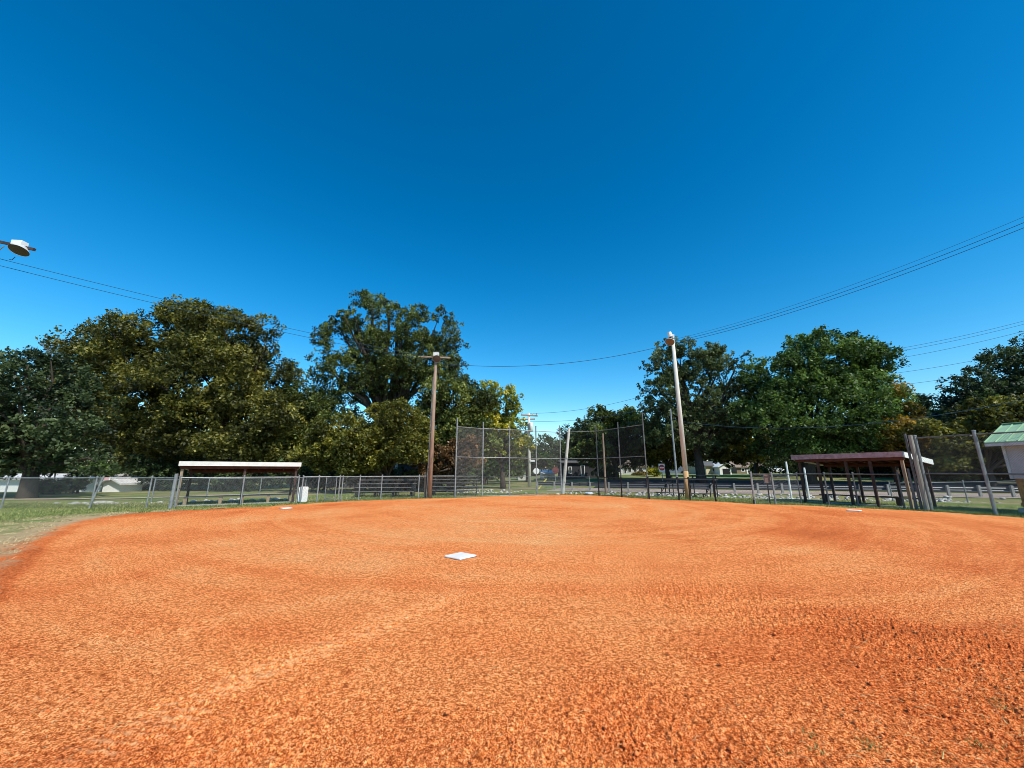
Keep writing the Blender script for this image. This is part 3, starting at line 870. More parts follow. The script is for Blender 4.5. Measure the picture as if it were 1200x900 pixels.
# left side fence, corner post to the left
Lc = gp(201, 595)
yl = Lc.y
lf = [Vector((Lc.x, yl, 0)), Vector((-18.2, yl + .15, 0)), Vector((-20.6, yl + .2, 0)), Vector((-24.2, yl + .1, 0)), Vector((-27.6, yl - .1, 0)), Vector((-31.2, yl - .3, 0)), Vector((-35, yl - .5, 0))]
lf[1] = Vector((gp(174, 594.5).x, yl + .1, 0)); lf[2] = Vector((gp(103, 595).x, yl + .1, 0)); lf[3] = Vector((-23.4, yl, 0))
fence('galvanised chain-link fence running left from the corner post by the left dugout', lf, 1.36, pr=.032)
g = thing('fence_post', 'second leaning post standing beside the doubled post of the left fence', 'post', (lf[2].x + .18, yl - .05, 0))
MB().tube([(lf[2].x + .16, yl - .12, -.1), (lf[2].x + .42, yl - .02, 1.42)], .036, 8).build('shaft', GALV, g)
# small red and white sign on this fence
sx = gp(116.5, 595).x * 1.0
sgn = thing('fence_sign', 'small white and red notice wired to the left fence beside the doubled post', 'sign', (sx, yl, 1.25))
pS = Vector((gp(116.5, 595).x + .0, yl + .02, 1.28))
MB().box(pS, (.34, .012, .13)).build('plate', SIGNW, sgn)
m = MB(); m.box(pS + Vector((0, -.010, .045)), (.31, .006, .022)); m.box(pS + Vector((0, -.010, .0)), (.26, .006, .03)); m.box(pS + Vector((0, -.010, -.045)), (.31, .006, .015))
m.build('red_band', RED, sgn)

# far fence behind the left dugout and across the back
bf = [gp(*a) for a in ((177, 588), (242, 583), (304, 580), (357, 578), (405, 576), (460, 574), (510, 573), (555, 572), (588, 572), (640, 572.3), (691, 575))]
fence('long low chain-link fence at the back, passing behind bleachers and backstop', bf, 1.2, pr=.03, rr=.02)

# front fence: white board to backstop
ff = [gp(*a) for a in ((352, 589.3), (371, 588.5), (396, 587.5), (420, 586), (446, 585), (490, 583.8), (533, 582.5))]
fence('chain-link fence in front of the left bleachers, from dugout to backstop', ff, 1.37, pr=.034)
g = thing('gate', 'narrow chain-link gate leaf standing open beside the white board', 'gate', gp(377, 587.5))
a, b = gp(380, 587.5), gp(392, 588.3)
m = MB()
for p in (a, b): m.tube([(p.x, p.y, .05), (p.x, p.y, 1.35)], .022, 6)
for z in (.1, 1.33): m.tube([(a.x, a.y, z), (b.x, b.y, z)], .02, 6)
m.build('frame', GALV, g)
m = MB(); chain(m, a, b, .1, 1.33); m.build('chain_link', WIRE, g)
for px, lb in ((399.5, 'thin steel post just right of the open gate leaf'),):
    p = gp(px, 587.3); g = thing('fence_post', lb, 'post', p); MB().tube([(p.x, p.y, -.1), (p.x, p.y, 1.42)], .03, 8).build('shaft', GALV, g)
p = gp(491.5, 583.2); g = thing('fence_post', 'pale timber stub post at the foot of the brown light pole', 'post', p)
MB().tube([(p.x + .35, p.y - .05, -.1), (p.x + .33, p.y - .05, 1.6)], [.07, .06], 8).build('shaft', TANW, g)

# backstop, left wing and apex, then the darker right wing
bsL = [gp(*a) for a in ((533, 582.6), (565, 581.2), (597, 580.5), (629, 579.6), (658, 578.8))]
hL = [5.15, 5.05, 4.95, 4.95, 5.1]
fence('tall galvanised backstop screen, left wing behind the infield', bsL, 4.62, post_h=hL, rails=(1.0, .565, .0065), pr=.045, rr=.022, name='backstop', pitch=.085, wr=.0027)
bsR = [gp(*a) for a in ((658.6, 578.8), (702, 579.6), (729, 581.5), (760, 584))]
hR = [4.7, 5.0, 5.0, 5.4]
fence('tall backstop screen, dark right wing next to the right bleachers', bsR, 4.62, post_h=hR, rails=(1.0, .565), pr=.04, rr=.02, pm=OLDPIPE, wm=BLACKW, name='backstop', pitch=.085, wr=.0022, skip=(0,), rm=GALV)
# black low fence along the right wing
bk = [gp(*a) for a in ((702, 580.6), (729, 582.5), (761, 584.8), (796, 585.8), (809, 586), (839, 587.5), (884, 590.3))]
fence('black coated low fence along the infield edge, right of the backstop', bk, 1.25, pm=BLACKP, wm=BLACKW, pr=.045, rr=.022, post_h=[1.3, 1.3, 1.3, 1.3, 1.3, 1.3, .2])
p = gp(660.5, 578.2); g = thing('leaning_pole', 'pale timber pole leaning right at the centre of the backstop', 'pole', p)
e = wp(667, 501.5, p.y + .2)
MB().tube([(p.x - .05, p.y + .2, -.1), tuple(e)], [.14, .10], 10).build('shaft', POLEL, g)
p = gp(710, 577); g = thing('thin_pole', 'thin brown timber pole behind the right wing of the backstop', 'pole', p)
MB().tube([(p.x, p.y, -.1), (p.x, p.y, wp(710, 508, p.y).z)], [.09, .07], 8).build('shaft', POLEW, g)
p = gp(794.5, 575); g = thing('thin_pole', 'slim pale metal pole left of the pale timber light pole', 'pole', p)
MB().tube([(p.x, p.y, gz(p.x, p.y) - .1), (p.x, p.y, wp(786, 479, p.y).z)], [.10, .07], 8).build('shaft', GALV, g)

# right hand posts / gate between bleachers and dugout
for px, py, h, mt, r, lb in ((884.5, 590.3, 1.62, GALV, .05, 'thick grey post with dark foot at the start of the right side gate'),
                          (909, 590.3, 1.6, GALV, .045, 'grey gate post nearest the small brown board, left of the right dugout'),
                          (902.5, 590, 1.30, BLACKP, .03, 'short black post carrying the small brown board')):
    p = gp(px, py); g = thing('gate_post', lb, 'post', p)
    MB().tube([(p.x, p.y, -.1), (p.x, p.y, h)], r, 8).build('shaft', mt, g)
p = gp(902.5, 590); g = thing('notice_board', 'small brown board on the short black post near the right dugout', 'board', (p.x, p.y, 1.3))
MB().box((p.x, p.y - .05, 1.25), (.30, .02, .42)).build('panel', BOXM, g)
MB().box((p.x, p.y - .02, 1.25), (.34, .03, .46)).build('backing', BLUEGR, g)
rf = [gp(*a) for a in ((884.5, 590.3), (909, 590.3), (939, 590))]
fence('short chain-link panel joining gate posts to the right dugout', rf, 1.52, pr=.03, skip=(0, 1), rm=OLDPIPE)
a0, b0 = gp(939, 590), gp(1071, 596.5)
fr = [a0.lerp(b0, k) for k in (0, .28, .55, .93)]
fence('low chain-link fence across the open front of the right dugout', fr, 1.53, pm=OLDPIPE, wm=BLACKW, pr=.035, rr=.026)
# PVC pipe posts behind
for px, pt, lb in ((926, 541, 'white plastic pipe standing left of the right dugout'), (946.5, 548, 'shorter white pipe seen under the right dugout roof')):
    p = gp(px + 1.5, 583); g = thing('pipe_post', lb, 'post', p)
    MB().tube([(p.x, p.y, -.1), (p.x, p.y, wp(px, pt, p.y).z)], .055, 8).build('shaft', WHITE, g)

# tall side fence at the right
tf = [gp(1092, 597.5), gp(1167, 602.5), gp(1240, 607)]
tf.append(tf[-1] + (tf[-1] - tf[-2]))
fence('tall chain-link side fence right of the right dugout, in front of the hut', tf, 3.12, pr=.055, rails=(1.0, .50), rr=.03, post_h=[3.2, 3.25, 3.2, 3.2], rm=OLDPIPE)
for i, (px, py, h, mt, r, lb) in enumerate(((1086.5, 597.5, 3.22, POLEL, .085, 'thick weathered timber post at the end of the right dugout'),
                                           (1080.5, 597, 3.3, OLDPIPE, .05, 'slim grey pipe beside the thick timber post at the right dugout'),
                                           (1074.5, 596.8, 1.75, OLDPIPE, .05, 'shorter grey pipe between dugout and thick timber post'))):
    p = gp(px, py); g = thing('fence_post', lb, 'post', p)
    MB().tube([(p.x, p.y, -.1), (p.x, p.y, h)], [r * 1.05, r * .9], 10).build('shaft', mt if mt is not POLEL else mat('silver_grey_timber', (0.36, 0.34, 0.29), .9, col2=(.22, .21, .18), nscale=4, bump=.5, stretch=(5, 5, .5)), g)
# low second fence behind the tall one
tb2 = [gp(*a) for a in ((1046, 585), (1134, 587), (1230, 590))]
fence('low chain-link fence behind the tall side fence on the right', tb2, 1.2, pr=.03, rr=.02)

# guard rail ------------------------------------------------------------
root = thing('guard_rail', 'steel guard rail on grey timber posts along the gravel lane', 'guard rail', (10.1, 34.2, 0))
GRW = mat('grey_rail_post', (0.36, 0.35, 0.32), .85, noise=.3)
GRS = mat('guard_rail_steel', (0.15, 0.16, 0.175), .5, .5, noise=.2)
A = -8.2; ends = []
while A < 36:
    x, y = 10.1 + .944 * A, 34.2 - .33 * A; z = gz(x, y)
    MB().box((x, y, z + .33), (.13, .15, .86), rz=-.336).build('post', GRW, root); ends.append((x, y, z)); A += 1.62
prof = [(-.155, 0), (-.12, .03), (-.08, .075), (-.045, .03), (0, 0), (.045, .03), (.08, .075), (.12, .03), (.155, 0)]
m = MB()
n0 = Vector((.33, .944, 0))
for x, y, z in ends:
    for h, dd in prof: m.v.append((x + n0.x * (.10 + dd), y + n0.y * (.10 + dd), z + .56 + h))
K = len(prof)
for i in range(len(ends) - 1):
    for k in range(K - 1): m.f.append((i * K + k, (i + 1) * K + k, (i + 1) * K + k + 1, i * K + k + 1))
o = m.build('beam', GRS, root)


# ------------------------------------------------------------------ dugouts
def dugout(label, A, B, depth, zf, zb_, fasc, over, fm, em, pm, under, fposts, bposts, bench_fracs, topm, block):
    A, B = Vector((A.x, A.y, 0)), Vector((B.x, B.y, 0)); dx = (B - A); L = dx.length; dx.normalize(); dy = Vector((-dx.y, dx.x, 0))
    root = thing('dugout', label, 'dugout', A, math.atan2(dx.y, dx.x))

    def W(x, y, z): return A + dx * x + dy * y + Vector((0, 0, z))
    ang = math.atan2(dx.y, dx.x)
    oL, oR, oF, oB = over
    # roof deck (sloping slab), joists under, fascia boards around
    P = [W(-oL, -oF, zf), W(L + oR, -oF, zf), W(L + oR, depth + oB, zb_), W(-oL, depth + oB, zb_)]
    th = Vector((0, 0, -.035))
    m = MB(); m.v = [tuple(p) for p in P] + [tuple(p + th) for p in P]
    m.f = [(0, 1, 2, 3), (7, 6, 5, 4), (0, 4, 5, 1), (1, 5, 6, 2), (2, 6, 7, 3), (3, 7, 4, 0)]
    m.build('roof', topm, root)
    m = MB()
    nj = 9
    for k in range(nj):
        x = -oL + .1 + (L + oL + oR - .2) * k / (nj - 1)
        m.bar(W(x, -oF + .05, zf - .11), W(x, depth + oB - .05, zb_ - .11), .045, .13)
    m.build('rafters', under, root)
    m = MB(); pp = [W(-oL + .02, -oF + .03, zf - .045), W(L + oR - .02, -oF + .03, zf - .045), W(L + oR - .02, depth + oB - .03, zb_ - .045), W(-oL + .02, depth + oB - .03, zb_ - .045)]
    m.poly(pp); m.build('ceiling_boards', under, root)
    MB().bar(W(-oL - .03, -oF - .022, zf - fasc / 2 + .012), W(L + oR + .03, -oF - .022, zf - fasc / 2 + .012), .038, fasc).build('fascia', fm, root)
    for x in (-oL - .022, L + oR + .022):
        MB().bar(W(x, -oF + .003, zf - fasc / 2 + .010), W(x, depth + oB, zb_ - fasc / 2 + .010), .036, fasc * .98).build('end_board', em, root)
    m = MB(); m.bar(W(-oL, depth + oB + .02, zb_ - fasc / 2 + .01), W(L + oR, depth + oB + .02, zb_ - fasc / 2 + .01), .036, fasc * .95); m.build('fascia', under, root)
    # header beams
    MB().bar(W(-.05, .03, zf - fasc - .06), W(L + .05, .03, zf - fasc - .06), .09, .13).build('beam', under, root)
    MB().bar(W(-.05, depth, zb_ - .24), W(L + .05, depth, zb_ - .24), .09, .13).build('beam', under, root)
    for f, mt in fposts:
        p = W(L * f, .10, 0); MB().box((p.x, p.y, (zf - fasc - .12) / 2 - .02), (.105, .105, zf - fasc - .10), rz=ang).build('post', mt, root)
    for f, mt in bposts:
        p = W(L * f, depth - .08, 0); MB().box((p.x, p.y, (zb_ - .30) / 2 - .02), (.10, .10, zb_ - .28), rz=ang).build('post', mt, root)
    # concrete pad lip
    MB().bar(W(-.1, .55, .0), W(L + .1, .55, .0), .16, .09).build('kerb', CONC, root)
    # bench
    bench = thing('bench', 'long plank bench on block supports inside the %s dugout' % block[0], 'bench', W(0, depth * .5, 0), ang)
    m = MB(); m.bar(W(.15, depth * .52, .38), W(L - .2, depth * .52, .38), .28, .05); m.build('seat', block[1], bench)
    for f in bench_fracs:
        p = W(L * f, depth * .52, .19); MB().box((p.x, p.y, .17), (.14, .2, .36), rz=ang).build('support', block[2], bench)
    return root, W, L


A1, B1 = gp(203.5, 594.5), gp(344, 589.4)
dugout('low left dugout with thick white fascia, open front and brown posts', A1, B1, 2.6, 2.08, 1.86, .21, (.05, .1, .15, .2), mat('chalky_white_trim', (.70, .69, .66), .75, noise=.18, nscale=4), WHITE, BROWNP, BROWNR,
       ((.01, TANW), (.52, BROWNP), (.99, BROWNP)), ((.02, BROWNP), (.5, BROWNP), (.98, BROWNP)), (.04, .33, .52, .76, .97), WHITED, ('left', GREYW, TANW))
A2, B2 = gp(941, 588.4), gp(1070.5, 596.3)
dugout('right dugout with shade-toned mauve fascia, white end board and dark posts', A2, B2, 3.0, 2.50, 2.18, .25, (.15, .06, .1, .15), MAUVE, WHITE, BROWNP, BROWNR,
       ((.02, BROWNP), (.22, BROWNP), (.50, BROWNP), (.72, BROWNP), (.985, TANW)), ((.05, BROWNP), (.35, BROWNP), (.7, BROWNP), (.97, BROWNP)), (.1, .42, .78), WHITED, ('right', BROWNP, BROWNP))
# front fence of the left dugout
fl = [gp(*a) for a in ((204.5, 595.2), (281.5, 592.2), (347, 589.9))]
fence('waist-high chain-link fence across the open front of the left dugout', fl, 1.37, pr=.035, rr=.024)
p = gp(199, 595.6); g = thing('fence_post', 'thick grey corner post at the left end of the left dugout', 'post', p)
MB().tube([(p.x, p.y, -.1), (p.x + .02, p.y, 1.52)], .07, 10).build('shaft', GALV, g)
# white board
p = gp(354, 588.6); g = thing('white_board', 'upright rounded white board against the fence beside the left dugout', 'board', p)
m = MB(); prof = []
wd, hh, rc = .225, .80, .07
for cx, cz, a0_ in ((wd - rc, hh - rc, 0), (-wd + rc, hh - rc, 90), (-wd + rc, rc, 180), (wd - rc, rc, 270)):
    for k in range(5):
        a = math.radians(a0_ + k * 22.5); prof.append((cx + rc * math.cos(a), cz + rc * math.sin(a)))
dxx = Vector((.83, .56, 0)); dnn = Vector((.56, -.83, 0))
n = len(prof)
for off in (0, .05):
    for x, z in prof: m.v.append(tuple(p + dxx * x + dnn * (off + .05 - z * .05) + Vector((0, 0, z + .02))))
m.f = [tuple(range(n)), tuple(range(2 * n - 1, n - 1, -1))] + [(k, n + k, n + (k + 1) % n, (k + 1) % n) for k in range(n)]
m.build('panel', WHITE, g)


# ------------------------------------------------------------------ bases
def base_plate(label, p, s, rz, h=.036):
    root = thing('base', label, 'base', (p.x, p.y, 0.015), rz)
    M = Matrix.Rotation(rz, 3, 'Z'); m = MB(); c = Vector((p.x, p.y, .015))
    lv = [(s / 2, 0), (s / 2, h * .55), (s / 2 - .012, h * .9), (s / 2 - .035, h)]
    for r, z in lv:
        for sx_, sy_ in ((-1, -1), (1, -1), (1, 1), (-1, 1)): m.v.append(tuple(c + M @ Vector((sx_ * r, sy_ * r, z))))
    for i in range(len(lv) - 1):
        for k in range(4): m.f.append((i * 4 + k, i * 4 + (k + 1) % 4, i * 4 + 4 + (k + 1) % 4, i * 4 + 4 + k))
    b = 4 * (len(lv) - 1); m.f.append((b, b + 1, b + 2, b + 3))
    m.build('cover', BASEW, root)
    m = MB(); m.box((p.x, p.y, .012), (s + .014, s + .014, .02), rz=rz); m.build('rubber_underside', mat('base_rubber', (.08, .08, .085), .8), root)


base_plate('nearest white base, lying diamond-wise in the middle of the clay', gp(539.5, 653.5), .43, math.radians(45 + 5))
base_plate('far left white base, in front of the left dugout', gp(335, 596.3), .40, math.radians(50))
base_plate('far right white base, in front of the right dugout', gp(1001, 599), .42, math.radians(35))
p = gp(690.5, 579.6); g = thing('sack', 'small rumpled white sack on the grass under the backstop', 'sack', (p.x, p.y, 0))
m = MB(); m.lathe([(0, .0), (.22, .0), (.27, .06), (.24, .13), (.16, .17), (0, .18)], (p.x, p.y, 0), n=14)
m.v = [(x + .22 * (x - p.x) + .02 * math.sin(y * 37 + z * 20), y, z + .025 * math.sin(x * 31 + y * 17)) for x, y, z in m.v]
m.build('bag', WHITE, g, smooth=True)


# ------------------------------------------------------------------ bleachers
def bleachers(label, O, yaw, Wd, rows, rise, run, seatm, frm, h0=.35):
    """O: front-left ground point; local x along the seats, local y backwards"""
    c, s_ = math.cos(yaw), math.sin(yaw)
    dx = Vector((c, s_, 0)); dy = Vector((-s_, c, 0)); O = Vector((O.x, O.y, gz(O.x, O.y)))
    root = thing('bleachers', label, 'bleachers', O, yaw, 'bleachers beside the backstop')

    def W(x, y, z): return O + dx * x + dy * y + Vector((0, 0, z))
    for k in range(rows):
        z = h0 + rise * k; y = run * k + .12
        sm_ = seatm if k == rows - 1 else SEATD
        m = MB(); m.bar(W(0, y, z), W(Wd, y, z), .27, .05); m.build('seat', sm_, root)
        if k: m = MB(); m.bar(W(0, y - .30, z - rise * 1.0), W(Wd, y - .30, z - rise * 1.0), .22, .035); m.build('footboard', SEATD, root)
    nf = max(3, int(Wd / 1.2) + 1)
    for j in range(nf):
        x = .2 + (Wd - .4) * j / (nf - 1); m = MB()
        ytop = run * (rows - 1) + .12
        m.bar(W(x, 0, .03), W(x, ytop + .1, .03), .05, .05)
        for k in range(rows):
            y = run * k + .12; m.bar(W(x, y, .05), W(x, y, h0 + rise * k - .02), .05, .05)
            if k: m.bar(W(x, y - run, h0 + rise * (k - 1) - .035), W(x, y + .02, h0 + rise * (k - 1) - .035), .035, .04)
        m.bar(W(x, .15, .08), W(x, ytop, h0 + rise * (rows - 1) - .08), .035, .035)
        m.build('frame', frm, root)
    return root, W


bleachers('grey plank bleachers nearest the left dugout, five rows behind the fence', gp(412, 582.8), math.radians(6), 3.9, 5, .235, .52, GREYW, DARKST, .38)
bleachers('grey plank bleachers between the brown light pole and the backstop', gp(502, 580.6), math.radians(4), 3.5, 5, .235, .52, GREYW, DARKST, .38)
O = gp(765, 583); ang = math.radians(-90 + 8)
bleachers('black bleachers seen side-on behind the right wing of the backstop', gp(767, 580.3), math.radians(-48), 3.5, 5, .29, .58, DARKPL, BLACKP, .36)

# ------------------------------------------------------------------ light poles and wires


def dish(root, c, axis, r, lens=LENSG):
    """spun floodlight: reflector opening along axis"""
    MB().lathe([(r * .16, -.34 * r / .35), (r * .20, -.30 * r / .35), (r * .55, -.22 * r / .35), (r * .85, -.08 * r / .35), (r, .02), (r * 1.02, .03)], c, axis, 24).build('reflector', REFL, root, smooth=True)
    m = MB(); m.lathe([(r * .99, .022), (r * .5, .045), (0, .052)], c, axis, 24); m.build('lens', lens, root, smooth=True)


TOPS = {}
# brown pole (left of the backstop)
p = gp(503.3, 583.6); root = thing('light_pole', 'tall brown timber light pole between the two left bleachers', 'light pole', p)
ztop = wp(509.5, 419, p.y).z
MB().tube([(p.x, p.y, -.2), (p.x, p.y, ztop - .1)], [.15, .10], 12).build('shaft', POLEW, root, smooth=True)
MB().tube([(p.x - .19, p.y - .05, 0), (p.x - .13, p.y - .05, ztop * .85)], .03, 6).build('conduit', OLDPIPE, root)
MB().bar((p.x - 1.0, p.y - .14, ztop + .02), (p.x + 1.0, p.y - .10, ztop - .05), .10, .10).build('crossarm', TANW, root)
MB().box((p.x + .05, p.y - .2, ztop + .16), (.34, .3, .26)).build('ballast_box', WHITED, root)
dish(root, (p.x + .12, p.y - .32, ztop - .18), (.15, -.8, -.6), .26, LENSG)
TOPS['A'] = Vector((p.x, p.y, ztop - .25))
# pale pole (right)
p = gp(806.5, 584.3); root = thing('light_pole', 'tall pale timber light pole beside the black bleachers', 'light pole', p)
ztop = wp(788.5, 397, p.y).z
zo = ztop * .16
MB().tube([(p.x, p.y, zo), (p.x, p.y, ztop)], [.15, .11], 12).build('shaft', POLEL, root, smooth=True)
MB().tube([(p.x, p.y, -.2), (p.x, p.y, zo)], [.165, .151], 12).build('shaft_foot', POLEO, root, smooth=True)
MB().bar((p.x - .35, p.y - .45, ztop - .10), (p.x + .42, p.y + .75, ztop + .10), .10, .12).build('crossarm', BROWNP, root)
MB().tube([(p.x - .34, p.y - .5, ztop - .02), (p.x - .40, p.y - .5, ztop + .28)], [.17, .12], 10).build('ballast_box', WHITE, root)
dish(root, (p.x - .44, p.y - .55, ztop - .40), (-.45, -.45, -.8), .29, LENSO)
MB().tube([(p.x, p.y - .1, ztop), (p.x, p.y - .15, ztop + .25)], .08, 8).build('cap', WHITE, root)
TOPS['B'] = Vector((p.x, p.y, ztop - .2))
# pole just outside the left of the frame, lamp arm reaching in
c = wp(22, 291, 13.4); root = thing('light_pole', 'light pole at the left frame edge with a round floodlight on its arm', 'light pole', (c.x - 1.6, 13.3, 0))
px_, py_, za = c.x - 1.35, 13.3, wp(10, 285.5, 13.3).z
MB().tube([(px_, py_, -.2), (px_, py_, za + .25)], [.17, .12], 12).build('shaft', POLEW, root, smooth=True)
e1 = wp(40.5, 292.5, 13.3); e0 = e1 + (e1 - wp(0, 283.5, 13.3)) * -1.9
MB().bar(e0, e1, .085, .10).build('crossarm', BROWNP, root)
MB().tube([(px_, py_, e1.z - .9), (c.x - .45, 13.3, wp(14, 288, 13.3).z - .02)], .018, 6).build('brace', GALV, root)
b_ = wp(23, 286, 13.3); MB().box((b_.x, b_.y, b_.z + .02), (.36, .24, .17), rz=.1).build('ballast_box', WHITE, root)
dish(root, wp(22.5, 293.0, 13.15), (.12, -.36, -.93), .275, LENSG)
MB().tube([wp(18, 301, 13.3), wp(14, 304.5, 13.3), wp(11, 304, 13.3)], .012, 5).build('pigtail', CABLE, root)
TOPS['C'] = Vector((px_, py_, za - .6))


def wire(label, a, b, sag, r=.011, group='overhead wires between the light poles', mid=None):
    a, b = Vector(a), Vector(b); n = 36; pts = []
    for k in range(n + 1):
        t = k / n; q = a.lerp(b, t); q.z -= sag * 4 * t * (1 - t); pts.append(q)
    root = MB().tube(pts, r, 5).build('overhead_wire', CABLE)
    return tag(root, label, 'wire', group)


TA, TBp, TC = TOPS['A'], TOPS['B'], TOPS['C']
wire('upper wire from the left floodlight pole to the brown light pole', wp(-25, 297, 13.3), TA + Vector((-.1, 0, .2)), .2)
wire('lower wire from the left floodlight pole to the brown light pole', wp(-25, 305, 13.3), TA + Vector((-.1, 0, -.0)), .25)
wire('single wire sagging between the brown and the pale light poles', TA + Vector((.1, 0, -.15)), TBp + Vector((-.1, 0, -.15)), .75, .016)
e = wp(1290, 215, 12.6)
wire('topmost of the three wires rising right from the pale light pole', TBp + Vector((.1, 0, .15)), e + Vector((0, 0, .0)), .55, .008)
wire('middle one of the three wires rising right from the pale light pole', TBp + Vector((.1, 0, 0)), e + Vector((0, 0, -.25)), .55, .013)
wire('lowest of the three wires rising right from the pale light pole', TBp + Vector((.1, 0, -.15)), e + Vector((0, 0, -.47)), .55, .013)
G2 = 'street wires behind the trees on the right'
for (a, b), r, lb in ((((1000, 417, 52), (1240, 365, 46)), .022, 'uppermost street wire above the golden tree'),
                  (((1000, 420, 52), (1240, 369, 46)), .022, 'second street wire, close under the uppermost one'),
                  (((1000, 428, 52), (1240, 377, 46)), .022, 'third street wire down, above the golden tree'),
                  (((1000, 443, 52), (1240, 401, 46)), .022, 'fourth street wire down, above the golden tree'),
                  (((1000, 456, 52), (1240, 420, 46)), .022, 'fifth street wire down, above the golden tree'),
                  (((1000, 471, 52), (1240, 438, 46)), .02, 'lowest street wire, just above the golden tree')):
    wire(lb, wp(*a), wp(*b), .5, r, G2)
wire('thin dark wire crossing low in front of the dense maple', TBp * 1.0 + Vector((.1, 0, -5.4)), wp(1260, 455, 14.5), .9, .012, G2)

# utility pole in the distance
p = gp(609 + 11.5, 570.5); root = thing('utility_pole', 'distant grey utility pole with crossarms and white transformer', 'utility pole', (p.x, p.y, gz(p.x, p.y)))
zt = wp(622, 484, p.y).z
MB().tube([(p.x, p.y, -.2), (p.x, p.y, zt)], [.20, .13], 10).build('shaft', POLEL, root, smooth=True)
z1 = wp(622, 487.5, p.y).z; z2 = wp(622, 492, p.y).z
MB().bar((p.x - .9, p.y - .15, z1 + .1), (p.x + 1.0, p.y - .05, z1), .12, .14).build('crossarm', POLEW, root)
MB().bar((p.x - 1.0, p.y - .15, z2), (p.x + .7, p.y + .1, z2 + .1), .12, .14).build('crossarm', POLEW, root)
for dx_ in (-.8, -.3, .4, .9):
    MB().lathe([(.04, 0), (.07, .05), (.05, .1), (.07, .15), (.0, .2)], (p.x + dx_, p.y - .1, z1 + .12), n=8).build('insulator', WHITED, root)
z3 = wp(622, 501, p.y).z
MB().lathe([(0, -.55), (.24, -.5), (.25, .45), (.22, .52), (0, .56)], (p.x + .22, p.y - .3, z3), n=12).build('transformer', WHITE, root, smooth=True)
z4 = wp(622, 540, p.y).z
MB().box((p.x + .35, p.y - .2, z4), (.5, .2, .2)).build('meter_box', WHITE, root)
U = Vector((p.x, p.y, z1 + .3))
G3 = 'thin wires from the distant utility pole'
for lb, a, sg in (('upper thin wire running right from the distant utility pole', (760, 462, 40), .5),
                  ('lower thin wire running right from the distant utility pole', (760, 478, 44), .5)):
    wire(lb, U - Vector((0, 0, 0 if 'upper' in lb else .9)), wp(*a), sg, .016, G3)
ge = gp(629, 577.5)
gw = thing('guy_guard', 'slanting yellow guy-wire guard right of the distant utility pole', 'guard', gp(631, 573))
MB().tube([gp(631, 573), wp(640.5, 561, gp(631, 573).y)], .07, 8).build('sleeve', YELLOW, gw)


# ------------------------------------------------------------------ road signs
def post_sign(name, label, px, py_top, r, Y, kind):
    c = wp(px, py_top, Y); z0 = gz(c.x, Y)
    root = thing(name, label, 'sign', (c.x, Y, z0))
    MB().box((c.x, Y + .05, (z0 + c.z) / 2), (.08, .06, c.z - z0)).build('post', GALV, root)
    if kind == 'noentry':
        MB().box((c.x, Y, c.z), (2 * r, .03, 2 * r * 1.25)).build('plate', SIGNW, root)
        MB().lathe([(0, 0), (r * .94, 0), (r * .94, .012), (0, .012)], (c.x, Y - .016, c.z), (0, -1, 0), 24).build('disc', RED, root)
        MB().box((c.x, Y - .034, c.z), (r * 1.4, .01, r * .42)).build('bar', SIGNW, root)
    elif kind == 'round':
        MB().lathe([(0, 0), (r, 0), (r, .02), (0, .02)], (c.x, Y - .016, c.z), (0, -1, 0), 20).build('disc', SIGNW, root)
    elif kind == 'oct':
        MB().lathe([(0, 0), (r, 0), (r, .02), (0, .02)], (c.x, Y - .016, c.z), (0, -1, 0), 8).build('plate', mat('sign_back_maroon', (.16, .035, .035), .6), root)
    return root


post_sign('road_sign', 'red and white no-entry style road sign in front of the slate-blue house', 775.5, 548, .36, 46, 'noentry')
post_sign('road_sign', 'round pale sign disc seen through the backstop near the utility pole', 628.5, 552, .34, 44, 'round')
post_sign('road_sign', 'dark maroon octagonal road sign seen through the backstop centre', 651, 551, .42, 48, 'oct')


